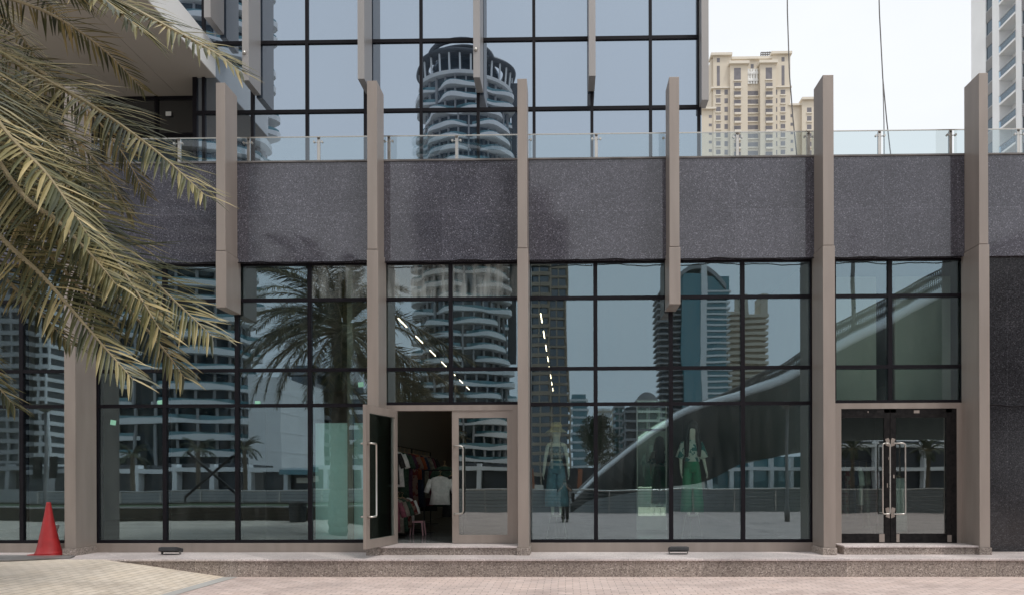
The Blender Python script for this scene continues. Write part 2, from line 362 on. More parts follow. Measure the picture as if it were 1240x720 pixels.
# terrace and plinth belong to the building
# ================================================================ shop building
B = thing('shop_building', (0,12.3,0), 'two-storey shop front of grey granite and green glass with bronze fins and two doorways', 'building')
YF, YGR = 11.80, 12.24
ZR = [.472, 2.972, 3.616, 4.888, 5.562]
Z_GB, Z_GT = 5.545, 7.33
XL, XR = -13.5, 13.5
fin_px = [(-104,-92),(78,90),(262,273),(445,457),(627,638.5),(811,823),(997,1010),(1186,1197),(1378,1391)]
fin_x = [(AX(a, YF, 330), AX(b, YF, 330)) for a, b in fin_px]
hang = {2, 5}
for i, (a, b) in enumerate(fin_x):
    m = MB(); zj = 5.604
    m.box(a, b, YF, YGR-.003, zj+.006, 8.53)
    f = m.build('facade_fin', 'bronze', B, bevel=.004)
    m = MB(); m.box(a-.008, b+.014, YF-.004, 12.33, (4.62 if i in hang else .43), zj-.006); m.build('facade_fin', 'bronze', B, bevel=.004)
    if i not in hang:
        m = MB(); m.box(a-.03, b+.03, YF-.03, 12.335, LEDGE_Z-.02, .428); m.build('fin_base', 'granite_step', B, bevel=.006)
# plinth
xe = KX-2.25
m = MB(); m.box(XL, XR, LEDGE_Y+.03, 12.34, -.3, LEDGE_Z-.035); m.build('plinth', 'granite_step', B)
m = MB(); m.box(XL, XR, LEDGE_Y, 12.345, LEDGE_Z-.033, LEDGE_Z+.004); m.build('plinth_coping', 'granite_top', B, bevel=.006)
# granite band, one slab between each pair of fins
for (a, b), (c, d) in zip(fin_x[:-1], fin_x[1:]):
    m = MB(); m.box(a+.02, c+.016, YGR, YGR+.2, Z_GB, Z_GT); m.build('granite_panel', 'granite_band', B)
m = MB(); m.box(XL, XR, YGR-.02, YGR+.24, Z_GT+.002, Z_GT+.03); m.build('parapet_coping', 'dull_metal', B)
m = MB(); m.box(XL, XR, YGR+.05, YG+.02, ZR[-1]+.0, Z_GB-.003+.06); m.build('head_flashing', 'bronze', B)
# right-hand granite wall and terrace slab, walls of the building
xw0 = fin_x[7][1]+.016
m = MB(); m.box(xw0, XR, 12.30, 12.6, LEDGE_Z+.006, Z_GB-.004); m.build('granite_wall', 'granite_dark', B)
m = MB(); m.box(XL, XR, YGR+.202, 24, 6.9, 7.05); m.build('terrace_slab', 'terrace_floor', B)
m = MB(); m.box(XL-.3, XL, 12.2, 31, -.05, 7.3); m.box(XR, XR+.3, 12.2, 31, -.05, 7.3); m.box(XL, XR, 30.6, 31, -.05, 7.3); m.build('outer_wall', 'concrete', B)
m = MB(); m.box(XL, XR, 12.46, 30.6, .2, STEP_Z-.002); m.build('shop_floor', 'interior_floor', B)
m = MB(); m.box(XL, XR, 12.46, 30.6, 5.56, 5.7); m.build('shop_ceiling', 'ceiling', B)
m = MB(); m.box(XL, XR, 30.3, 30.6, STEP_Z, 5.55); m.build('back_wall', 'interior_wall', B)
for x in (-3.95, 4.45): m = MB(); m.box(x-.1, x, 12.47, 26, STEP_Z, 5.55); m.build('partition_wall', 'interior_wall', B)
# windows --------------------------------------------------------
MW = .036
def window(x0, x1, mulls, zrows, matf=lambda i, j: 'shop_glass', name='shop_window', frame='black_frame', sill=True):
    cols = [x0]+mulls+[x1]
    m = MB()
    for k, x in enumerate(cols):
        h = MW if 0 < k < len(cols)-1 else MW*1.1
        m.box(x-h, x+h, YG-.035, YG+.11, zrows[0], zrows[-1])
    for z in zrows[1:-1]: m.box(x0+.001, x1-.001, YG-.032, YG+.107, z-MW*.85, z+MW*.85)
    m.box(x0+.001, x1-.001, YG-.033, YG+.108, zrows[0], zrows[0]+.055)
    m.box(x0+.001, x1-.001, YG-.033, YG+.108, zrows[-1]-.05, zrows[-1])
    w_ = m.build(name, frame, B)
    for i, (a, b) in enumerate(zip(cols[:-1], cols[1:])):
        for j, (c, d) in enumerate(zip(zrows[:-1], zrows[1:])):
            g = MB(); g.box(a+MW-.004, b-MW+.004, YG, YG+.012, c+MW*.8, d-MW*.8, front=1); g.build('glass_pane', [matf(i, j), 'clear_back'], w_)
    return w_
gx = lambda p: AX(p, YG, 400)
def dusty(cells): return lambda i, j: 'dusty_glass' if (i, j) in cells else 'shop_glass'
window(gx(-92), gx(110), [gx(-58), gx(27)], ZR)
window(gx(117.5), gx(453), [gx(200), gx(287.5), gx(375.5)], ZR, dusty({(3,3)}))
window(gx(460), gx(632), [gx(546)], [2.965+.0]+ZR[2:], dusty({(0,2),(1,2)}))
window(gx(640), gx(983), [gx(721), gx(812), gx(899)], ZR)
window(gx(1009), gx(1166), [gx(1077)], [2.965]+ZR[2:])
for a, b in ((-92,452),(640,985)):
    m = MB(); m.box(gx(a), gx(b), YG-.05, YG+.08, LEDGE_Z+.006, ZR[0]-.002); m.build('window_sill', 'bronze', B, bevel=.004)
for a, b in ((1004,1061),(1084,1151)):
    m = MB(); m.box(AX(a,13.3,400), AX(b,13.3,400), 13.3, 13.36, 2.95, 5.5); m.build('added_pale_panel', 'interior_light', B)  # made-up pale boards, added to brighten the upper panes of the right bay
# doors ----------------------------------------------------------
def dhandle(x, yface, z0, z1, s, parent, so_=.075, w_=.16, mirrored=False):
    m = MB(); pts = []
    X2 = x + s*w_
    y = yface - so_
    r = .05
    pts = [(x, yface, z1), (x, y+r*.5, z1), (x+s*.02, y, z1), (X2-s*r, y, z1), (X2-s*.014, y, z1-.014), (X2, y, z1-r), (X2, y, z0+r), (X2-s*.014, y, z0+.014), (X2-s*r, y, z0), (x+s*.02, y, z0), (x, y+r*.5, z0), (x, yface, z0)]
    m.tube(pts, .016, 10); return m.build('pull_handle', 'steel', parent, smooth=True)
DZ0, DZ1 = STEP_Z+.01, 2.86
def leaf(name, x0, x1, y, fr, mat, gl='door_glass', wl=None, wr=None, bot=.15, top=.13):
    wl = wl or fr; wr = wr or fr
    m = MB(); m.box(x0, x0+wl, y, y+.055, DZ0, DZ1); m.box(x1-wr, x1, y, y+.055, DZ0, DZ1)
    m.box(x0+wl, x1-wr, y+.001, y+.054, DZ0, DZ0+bot); m.box(x0+wl, x1-wr, y+.001, y+.054, DZ1-top, DZ1)
    d = m.build(name, mat, None, loc=(x0, y, DZ0))
    g = MB(); g.box(x0+wl-.005, x1-wr+.005, y+.02, y+.03, DZ0+bot-.005, DZ1-top+.005, front=1); g.build('glass_pane', [gl, 'clear_back'], d)
    return d
def door_portal(x0, x1, wj):
    m = MB(); m.box(x0, x1, YG-.06, YG+.08, 2.862, 2.963)
    m.box(x0, x0+wj, YG-.06, YG+.08, STEP_Z+.003, 2.862); m.box(x1-wj, x1, YG-.06, YG+.08, STEP_Z+.003, 2.862)
    m.build('door_frame', 'bronze', B)
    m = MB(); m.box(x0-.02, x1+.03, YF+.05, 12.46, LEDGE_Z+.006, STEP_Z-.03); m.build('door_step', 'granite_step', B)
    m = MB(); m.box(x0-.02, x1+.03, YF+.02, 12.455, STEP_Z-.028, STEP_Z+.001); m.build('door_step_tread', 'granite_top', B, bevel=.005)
xa, xb = gx(463), gx(627)
door_portal(xa, xb, .10)
xm = AX(548, YG, 580)
d1 = leaf('door', xm, xb-.075, YG-.045, .12, 'bronze'); d1.parent = B; d1.matrix_parent_inverse = Matrix.Translation((0,-12.3,0))
dhandle(xm+.05, YG-.045, 1.0, 2.22, 1, d1)
# open leaf, hinged at its left side and swung out over the ledge
xh = AX(479, YG, 580)
d2 = leaf('door', xh, xh+1.12, YG-.045, .12, 'bronze', wl=.10); d2.parent = B; d2.matrix_parent_inverse = Matrix.Translation((0,-12.3,0))
dhandle(xh+1.07, YG-.045, 1.0, 2.22, -1, d2); 
m = MB(); X1 = xh+1.07; yy = YG+.01
m.tube([(X1,yy,2.22),(X1,yy+.075,2.22),(X1-.14,yy+.075,2.22),(X1-.16,yy+.075,2.2),(X1-.16,yy+.075,1.02),(X1-.14,yy+.075,1.0),(X1,yy+.075,1.0),(X1,yy,1.0)], .016, 10); m.build('pull_handle', 'steel', d2, smooth=True)
d2.rotation_euler = (0, 0, R(-103)); d2['label'] = 'glazed door leaf swung wide open'
# right doorway, black scuffed frames
xa2, xb2 = gx(1008), gx(1165)
door_portal(xa2, xb2, .13)
m = MB(); m.box(xa2+.132, xb2-.132, YG-.05, YG+.04, 2.862-.07, 2.861); m.box(xb2-.215, xb2-.132, YG-.05, YG+.04, STEP_Z+.003, 2.79); m.build('door_frame', 'scuffed_black', B)
xc = AX(1076.5, YG, 580)
d3 = leaf('door', xa2-.09+.1, xc-.004, YG-.05, .1, 'scuffed_black', bot=.16, top=.16)
d4 = leaf('door', xc+.004, xb2-.217, YG-.05, .1, 'scuffed_black', bot=.16, top=.16)
for d in (d3, d4): d.parent = B; d.matrix_parent_inverse = Matrix.Translation((0,-12.3,0))
dhandle(xc-.05, YG-.05, 1.0, 2.24, -1, d3, w_=.12) if False else None
for d, xx, s in ((d3, xc-.17, 1), (d4, xc+.03, 1)):
    m = MB(); z0, z1, y = .98, 2.24, YG-.13
    x0_, x1_ = (xx, xx+.13) if d is d3 else (xx-.01, xx+.2)
    r = .035
    loop = [(x0_+r,y,z1),(x1_-r,y,z1),(x1_-.01,y,z1-.01),(x1_,y,z1-r),(x1_,y,z0+r),(x1_-.01,y,z0+.01),(x1_-r,y,z0),(x0_+r,y,z0),(x0_+.01,y,z0+.01),(x0_,y,z0+r)] 
    if d is d3: loop = loop+[(x0_,y,z1-r),(x0_+.01,y,z1-.01),(x0_+r,y,z1)]
    else: loop = [(x0_,y,z1)]+loop[1:7]+[(x0_,y,z0)]
    m.tube(loop, .014, 8)
    for z in (z0+.0, z1-.0): m.tube([(xx+.08,y,z),(xx+.08,YG-.05,z)], .012, 8)
    m.build('pull_handle', 'steel', d, smooth=True)
# bare bronze where the black film has peeled at the meeting stiles
for z0, z1 in ((2.18,2.34),(.90,1.10)):
    for sx, d in ((-1, d3), (1, d4)):
        m = MB()
        pts = [(xc+sx*.012, z0), (xc+sx*.085, z0+.03), (xc+sx*.07, z0+.07), (xc+sx*.09, z1-.02), (xc+sx*.03, z1), (xc+sx*.012, z1-.04)]
        if sx < 0: pts.reverse()
        n = len(m.v); k = len(pts)
        m.v += [(x, YG-.053, z) for x, z in pts] + [(x, YG-.0495, z) for x, z in pts]
        m.f.append(tuple(range(n, n+k))); m.f.append(tuple(n+k+i for i in reversed(range(k)))); m.mi += [0, 0]
        for i in range(k): j = (i+1) % k; m.f.append((n+i, n+k+i, n+k+j, n+j)); m.mi.append(0)
        m.build('worn_patch', 'bronze', d)
for d, q in ((d3,(xc-.20,xc-.105,.475,.62)), (d4,(xc+.105,xc+.16,.475,.62)), (d4,(xb2-.30,xb2-.225,.475,.60)), (d4,(xc+.42,xc+.52,2.78,2.83)), (d3,(xc-.40,xc-.385,2.79,2.82)), (d3,(xc-.06,xc-.045,1.45,1.53)), (d4,(xc+.05,xc+.075,1.62,1.68)), (d3,(xc-.035,xc-.02,1.95,2.0))):
    m = MB(); m.box(q[0], q[1], YG-.0535, YG-.0505, q[2], q[3]); m.build('worn_patch', 'bronze', d)
# terrace railing ------------------------------------------------
RL = thing('terrace_railing', (0,12.5,7.05), 'frameless glass railing with steel posts on top of the granite parapet', 'railing')
YR = 12.52
posts = [-30, 50, 132, 217, 301, 386, 471, 553, 722, 893, 979, 1065, 1151, 1233, 1318]
px_all = sorted(posts+[638, 808])
for p in px_all:
    x = AX(p, YR, 180)
    m = MB(); m.box(x-.028, x+.028, YR-.008, YR+.03, 7.05, 7.9); m.tube([(x, YR-.008, 7.9), (x, YR+.03, 7.9)], .028, 12)
    q = m.build('post', 'steel', RL, bevel=.003)
    m = MB()
    for s in (-1, 1): m.tube([(x+s*.02, YR-.01, 7.82), (x+s*.075, YR-.03, 7.82)], .008, 6); m.tube([(x+s*.075, YR-.045, 7.82), (x+s*.075, YR-.005, 7.82)], .02, 10)
    m.build('clamp', 'steel', q)
xs = [AX(p, YR, 180) for p in px_all]
for a, b in zip(xs[:-1], xs[1:]):
    m = MB(); m.box(a+.045, b-.045, YR-.034, YR-.024, 7.12, 7.905, front=1); m.build('glass_panel', ['rail_glass', 'clear_back'], RL)
m = MB(); m.box(xs[0], xs[-1], YR-.04, YR-.018, 7.906, 7.92); m.build('top_rail', 'steel', RL)
# ================================================================ tower above
YT = 15.9
T = thing('office_tower', (0,16,7), 'blue mirror glass tower front with bronze fins rising behind the terrace', 'building')
tx = lambda p: AX(p, YT, 60)
tm = [tx(p) for p in (-100,-30,40,108,177,247,306,372,442.5,510,579,646.5,716.5,787.5,846)]
TZ = [7.06, 8.60, 10.22, 11.84, 13.46, 15.08, 16.7]
xcorner = tx(236.5)
m = MB()
for k, x in enumerate(tm):
    z0 = 7.06 if x > xcorner-.3 else 11.84
    m.box(x-.035, x+.035, YT-.04, YT+.1, z0, TZ[-1])
m.box(xcorner-.05, xcorner+.05, YT-.04, YT+.1, 7.06, 11.07)
for z in TZ[1:]:
    if z == 8.60: continue
    a = tm[0] if z > 11.8 else xcorner
    m.box(a, tm[-1], YT-.037, YT+.09, z-.04, z+.04)
m.build('mullion_grid', 'black_frame', T)
for a, b in zip(tm[:-1], tm[1:]):
    for c, d in zip([7.06, 10.22, 11.84, 13.46, 15.08][:], [10.22, 11.84, 13.46, 15.08, 16.7]):
        if b < xcorner and d < 12: continue
        a_ = max(a, xcorner) if d < 12 else a
        g = MB(); g.box(a_, b, YT, YT+.02, c, d); g.build('glass_pane', 'tower_glass', T)
for p in (247, 293, 433, 573, 713):
    x = AX(p, YT-.66, 60); m = MB(); m.box(x, x+.15, YT-.66, YT-.05, 10.59 if p > 260 else 12.02, 16.7)
    f = m.build('tower_fin', 'bronze_tower', T, bevel=.004)
    if p in (293, 573):
        s_ = MB(); c = (x+.055, YT-.66, 10.59+.62); s_.loft([[(c[0]+.045*math.cos(t)*math.cos(k), c[1]-.045*math.sin(t), c[2]+.045*math.cos(t)*math.sin(k)) for k in [i*math.pi/6 for i in range(12)]] for t in (0, .4, .8, 1.2, 1.5)]); s_.build('fin_cap', 'steel', f, smooth=True)
m = MB(); m.box(tm[-1]+.0, tm[-1]+.16, YT-.35, YT+.02, 10.2, 16.7); m.build('tower_fin', 'bronze_tower', T)
m = MB(); m.box(tm[-1], tm[-1]+.06, YT-.02, 24, 7.06, 16.7); m.build('side_wall', 'tower_glass', T)
m = MB(); m.box(-14, tm[-1]-.02, YT+.03 if False else 17.2, 24, 11.2, 16.7); m.box(xcorner+.1, tm[-1]-.02, YT+.12, 24, 7.06, 16.7); m.box(-14, tm[-1], YT+.02, 24.2, 16.7, 16.9); m.build('tower_core', 'dark_facade', T)
# projecting box with beige soffit on the left
xs1 = tx(261)
m = MB(); m.box(-14, xs1, 13.1, 16.62, 11.073, 11.80); bx_ = m.build('canopy_box', 'white_panel', T)
m = MB()
for k in range(9):
    x1_ = xs1-.004-1.30*k; m.box(x1_-1.292, x1_, 13.104, 16.64, 11.05, 11.072)
m.build('soffit_panel', 'soffit', T)
m = MB(); m.box(-14, xs1-.05, YT+.02, 17.15, 11.81, 12.0); m.build('canopy_roof', 'white_panel', T)
# dark recessed storefront behind the terrace
YS = 16.65
sx = [-14+.0, AX(-10,YS,130), AX(62,YS,130), AX(121,YS,130), AX(190,YS,130), xcorner+.02]
m = MB()
for x in sx: m.box(x-.04, x+.04, YS-.04, YS+.06, 7.06, 11.045)
for z in (10.1, 9.2, 11.0): m.box(sx[0], sx[-1], YS-.037, YS+.057, z-.035, z+.035)
m.build('storefront_frame', 'black_frame', T)
for a, b in zip(sx[:-1], sx[1:]): g = MB(); g.box(a, b, YS, YS+.02, 7.06, 11.04); g.build('glass_pane', 'storefront_glass', T)
m = MB(); m.box(xcorner-.03, xcorner+.03, YT+.1, YS, 7.06, 11.045); m.build('storefront_return', 'black_frame', T)
m = MB(); c = at(204, 138, YS-.05); m.rbox(c, (.13,.02,.1)); m.build('wall_lamp', 'white_panel', T)
# ================================================================ shop interior
def interp(a, b, t): return a+(b-a)*t
# track lights
def track(p0, p1, label, nst):
    a = at(*p0, 13.3); z = a.z
    d = CM.to_3x3() @ Vector(((p1[0]-CX)/F, -(p1[1]-CY)/F, -1)); d = d/d.y
    Y1 = (z-CAMZ)/d.z; b = Vector((d.x*Y1, Y1, z))
    t = thing('track_light', a, label, 'light', 'slim track lights on the shop ceiling')
    m = MB(); m.tube([a+Vector((0,0,.03)), b+Vector((0,0,.03))], .018, 6); m.build('rail', 'black_frame', t)
    m = MB()
    for k in (.02,.5,.98):
        p = a.lerp(b, k); m.tube([p+Vector((0,0,.03)), (p.x,p.y,5.55)], .006, 5)
    m.build('suspension_wire', 'black_frame', t)
    L_ = (b-a).length; dr = (b-a).normalized()
    for k in range(nst):
        s0 = L_*(k/nst)+.3
        if s0+.7 > L_: break
        m = MB(); m.tube([a+dr*s0, a+dr*(s0+.75)], .010, 6); m.build('lamp_strip', 'strip_light', t)
track((478,381), (571,474), 'slim ceiling track light running back above the open door bay', 7)
track((654,375), (670,475), 'slim ceiling track light running back behind the hat mannequin window', 8)
track((1036,374), (868,473), 'slim ceiling track light seen slanting through the two right-hand bays', 7)
# skin-modifier figure -------------------------------------------------
def figure(name, loc, mat, parent, arms, H=1.75, legs=((.08,0),(.08,0)), face=0, head_r=.1):
    k = H/1.75
    V, E, RD = [], [], []
    def v(x, y, z, r, p=None):
        V.append((x*k, y*k, z*k)); RD.append(r*k if not isinstance(r, tuple) else (r[0]*k, r[1]*k))
        if p is not None: E.append((p, len(V)-1))
        return len(V)-1
    pel = v(0,0,.96,(.13,.10)); wa = v(0,0,1.10,(.105,.08),pel); ch = v(0,0,1.28,(.13,.09),wa); sh = v(0,.01,1.41,(.09,.07),ch)
    nk = v(0,.005,1.48,.05,sh); h0 = v(0,-.02,1.56,.085,nk); h1 = v(0,-.01,1.65,.108,h0); h2 = v(0,0,1.715,.082,h1)
    v(0,-.105,1.605,.014,h0+0) if False else None
    for s, (lx, ly) in zip((-1,1), legs):
        hp = v(s*.085,0,.90,.095,pel); kn = v(s*(lx+.01),-.02+ly*.5,.49,.058,hp); cf = v(s*lx,.01+ly*.8,.34,.052,kn); an = v(s*lx,.01+ly,.09,.036,cf)
        v(s*lx,-.06+ly,.035,.036,an); v(s*lx,-.13+ly,.025,.026,len(V)-1)
    for s, (el, wr) in zip((-1,1), arms):
        s0 = v(s*.165,.01,1.40,.052,sh); e = v(el[0],el[1],el[2],.038,s0); w_ = v(wr[0],wr[1],wr[2],.027,e)
        d = (Vector(wr)-Vector(el)).normalized(); pm = Vector(wr)+d*.07; p = v(*pm,(.034,.018),w_)
        side = d.cross(Vector((0,1,0)) if abs(d.y) < .8 else Vector((1,0,0))).normalized(); fr = Vector((0,-1,0)) if abs(d.y) < .8 else Vector((0,0,1))
        for q in range(4):
            o_ = fr*((q-1.5)*.019); ln = (.06,.075,.07,.055)[q]
            f0 = v(*(pm+o_+d*.03),.0085,p); f1 = v(*(pm+o_+d*(.03+ln*.55)+side*.008*-s),.008,f0); v(*(pm+o_+d*(.03+ln)+side*.022*-s),.007,f1)
        t0 = v(*(pm-d*.03+fr*.04),.010,p); v(*(pm+fr*.055+d*.01),.008,t0)
    me = bpy.data.meshes.new(name); me.from_pydata(V, E, []); o = bpy.data.objects.new(name, me); COL.objects.link(o)
    me.materials.append(MATS[mat])
    sk = o.modifiers.new('skin', 'SKIN'); sk.use_smooth_shade = True
    for i, sv_ in enumerate(me.skin_vertices[0].data):
        r = RD[i]; sv_.radius = r if isinstance(r, tuple) else (r, r); sv_.use_root = (i == 0)
    ss = o.modifiers.new('sub', 'SUBSURF'); ss.levels = 1; ss.render_levels = 2
    o.location = loc; o.rotation_euler = (0,0,face)
    if parent is not None: o.parent = parent; o.matrix_parent_inverse = Matrix.Translation(parent.location).inverted()
    WLOC[o.name] = Vector(loc); return o
def face_bits(o, k=1):
    pass
def garment_torso(loc, rings, mat, parent, name, rot=0, seg=20, wav=.0):
    m = MB(); rr = []
    for (cx, cy, z, rx, ry) in rings:
        rr.append([(loc[0]+cx+(rx*(1+wav*math.sin(5*a+z*9)))*math.cos(a), loc[1]+cy+(ry*(1+wav*math.sin(7*a+z*5)))*math.sin(a), loc[2]+z) for a in [2*math.pi*i/seg for i in range(seg)]])
    m.loft(rr); return m
def add_rings(m, loc, rings, seg=16, wav=0):
    m.loft([[(loc[0]+cx+(rx*(1+wav*math.sin(5*a+z*7)))*math.cos(a), loc[1]+cy+(ry*(1+wav*math.sin(6*a+z*5)))*math.sin(a), loc[2]+z) for a in [2*math.pi*i/seg for i in range(seg)]] for (cx,cy,z,rx,ry) in rings])
def sleeve(m, loc, a, b, r0, r1):
    a = Vector(loc)+Vector(a); b = Vector(loc)+Vector(b); m.tube([a, a.lerp(b,.5), b], [r0, (r0+r1)/2, r1], 12)
def stand(t, base, zf):
    m = MB(); n = 28
    m.tube([(base[0]+.2*math.cos(2*math.pi*i/n), base[1]+.2*math.sin(2*math.pi*i/n), STEP_Z+.012) for i in range(n+1)], .008, 6, cap=False)
    for a in (math.pi, 0, math.pi/2):
        m.tube([(base[0]+.2*math.cos(a), base[1]+.2*math.sin(a), STEP_Z+.012), (base[0]+.12*math.cos(a), base[1]+.12*math.sin(a), zf-.02)], .005, 6)
    m.tube([(base[0]+.12*math.cos(2*math.pi*i/n), base[1]+.12*math.sin(2*math.pi*i/n), zf-.015) for i in range(n+1)], .01, 6, cap=False)
    m.build('wire_stand', 'steel', t)
YM = 13.25
feet = at(674, 623, YM); zf = feet.z
b1 = Vector((feet.x, YM, zf))
t = thing('mannequin', b1, 'shop mannequin in a straw hat, strapless lace top and wide blue jeans', 'mannequin')
figure('body', b1, 'mannequin_skin', t, (((-.22,.0,1.13),(-.25,-.02,.88)), ((.22,0,1.13),(.24,-.02,.88))), H=1.70)
m = MB(); add_rings(m, b1, [(0,0,.80,.165,.12),(0,0,.9,.165,.12),(0,0,1.02,.125,.095),(0,0,1.05,.122,.093)], 20)
for s in (-1,1): add_rings(m, b1, [(s*.10,0,.17,.135,.12),(s*.105,0,.3,.13,.115),(s*.10,-.01,.5,.11,.10),(s*.085,0,.75,.095,.105),(s*.08,0,.88,.08,.10)], 16, .05)
m.build('jeans', 'denim', t, smooth=True)
m = MB(); add_rings(m, b1, [(0,0,1.08,.118,.088),(0,-.005,1.16,.13,.10),(0,-.01,1.26,.145,.115),(0,0,1.32,.145,.10)], 20)
for s in (-1,1): m.tube([b1+Vector((s*.09,-.1,1.31)), b1+Vector((s*.085,-.05,1.40)), b1+Vector((s*.085,.05,1.40)), b1+Vector((s*.09,.09,1.31))], .008, 5)
m.build('lace_top', 'lace_top', t, smooth=True)
m = MB(); add_rings(m, b1, [(0,-.01,1.60,.215,.22),(0,-.01,1.615,.21,.215),(0,-.005,1.675,.115,.125),(0,0,1.76,.105,.115),(0,0,1.80,.085,.09),(0,0,1.81,.02,.02)], 24)
m.build('straw_hat', 'straw', t, smooth=True)
stand(t, b1, zf)
f3 = at(838, 623, YM+.05); b3 = Vector((f3.x, YM+.05, zf))
t3 = thing('mannequin', b3, 'shop mannequin with long black hair, leaf-print blouse and bright green trousers', 'mannequin')
figure('body', b3, 'mannequin_skin', t3, (((-.22,.0,1.13),(-.22,-.06,.88)), ((.22,0,1.13),(.27,-.02,.88))), H=1.74)
m = MB(); add_rings(m, b3, [(0,0,.82,.155,.115),(0,0,.92,.16,.12),(0,0,1.06,.12,.092),(0,0,1.09,.118,.09)], 20)
for s in (-1,1): add_rings(m, b3, [(s*.11,0,.05,.12,.11),(s*.11,0,.25,.11,.10),(s*.10,-.01,.5,.10,.10),(s*.085,0,.78,.092,.105),(s*.08,0,.9,.08,.10)], 16, .05)
m.build('trousers', 'green_cloth', t3, smooth=True)
m = MB(); add_rings(m, b3, [(0,0,1.03,.15,.115),(0,0,1.12,.135,.105),(0,-.01,1.26,.155,.12),(0,0,1.38,.15,.09),(0,0,1.44,.085,.07),(0,0,1.46,.06,.06)], 20, .03)
for s in (-1,1): sleeve(m, b3, (s*.14,0,1.40), (s*.24,0,1.10), .072, .085)
m.build('blouse', 'leaf_print', t3, smooth=True)
m = MB(); add_rings(m, b3, [(0,.06,1.08,.10,.04),(0,.07,1.25,.14,.05),(0,.05,1.45,.12,.07),(0,.03,1.6,.12,.09),(0,.0,1.72,.122,.122),(0,-.01,1.79,.10,.11),(0,-.01,1.835,.03,.03)], 20, .04)
for s in (-1,1): add_rings(m, b3, [(s*.12,-.12,1.12,.03,.03),(s*.12,-.12,1.3,.05,.05),(s*.105,-.06,1.5,.05,.06),(s*.09,-.04,1.64,.045,.085),(s*.05,-.03,1.76,.06,.08)], 10)
m.build('hair', 'hair_black', t3, smooth=True)
stand(t3, b3, zf)
# tall mirror behind the window, showing the back of the green-trousered mannequin
YMI = YM+.05+ 2.35
ax_, bx2 = at(772.5, 550, YMI).x, at(806, 550, YMI).x
z0_, z1_ = at(790, 624, YMI).z, at(790, 485, YMI).z
mt, nt_, out_ = base('mirror'); g_ = N(nt_, 'ShaderNodeBsdfGlossy'); g_.inputs['Roughness'].default_value = 0.01; g_.inputs[0].default_value = (.8,.88,.82,1); nt_.links.new(g_.outputs[0], out_.inputs[0])
t = thing('standing_mirror', ((ax_+bx2)/2, YMI, STEP_Z), 'tall narrow mirror standing between the hat mannequin and the green-trousered one', 'mirror')
m = MB(); m.box(ax_, bx2, YMI, YMI+.01, z0_, z1_); m.build('mirror_glass', 'mirror', t)
m = MB(); m.box(ax_-.03, ax_, YMI-.01, YMI+.04, STEP_Z, z1_+.03); m.box(bx2, bx2+.03, YMI-.01, YMI+.04, STEP_Z, z1_+.03); m.box(ax_, bx2, YMI-.009, YMI+.039, z1_, z1_+.03); m.box(ax_, bx2, YMI-.009, YMI+.039, z0_-.03, z0_)
m.box(ax_, bx2, YMI+.011, YMI+.035, z0_, z1_); m.box(ax_, bx2, YMI+.002, YMI+.03, STEP_Z, z0_-.031); m.build('frame', 'interior_light', t)
# teal board standing behind the fourth pane, thin sheets in other panes
a, b = at(384, 590, 12.62), at(444, 590, 12.62)
t = thing('display_board', (a.x, 12.62, STEP_Z), 'large pale teal board standing behind the pane left of the open door', 'board')
m = MB(); m.box(a.x, b.x+.12, 12.54, 12.58, STEP_Z+.03, at(400, 512, 12.6).z); m.build('panel', 'teal_board', t)
m = MB(); m.box(a.x+.05, a.x+.1, 12.585, 12.95, STEP_Z, STEP_Z+.05); m.box(b.x, b.x+.05, 12.585, 12.95, STEP_Z, STEP_Z+.05); m.build('foot', 'steel', t)
for i, (px, py, l) in enumerate([(194,487,'green sticky note high on the second left pane'), (312,488,'green sticky note left of the fourth mullion near the palm reflection'), (137,511,'green sticky note beside the big left column'), (437,465,'green sticky note beside the fin left of the open door')]):
    c = at(px, py, YG-.004); m = MB(); m.rbox(c, (.1,.004,.09), (0, R(8*(i % 3-1)), 0)); m.build('paper', 'sticker'); o = bpy.context.scene.objects[-1]
    o = [x for x in bpy.data.objects if x.name.startswith('paper')][-1]
for i, o in enumerate(sorted([x for x in bpy.data.objects if x.name.startswith('paper')], key=lambda x: x.name)):
    tag(o, ['green sticky note high on the second window pane from the left column', 'green sticky note high on the third window pane from the left column', 'green sticky note low beside the big left column', 'green sticky note beside the fin left of the open door'][i], 'note', 'small green notes stuck on the glass'); o.name = 'sticky_note'
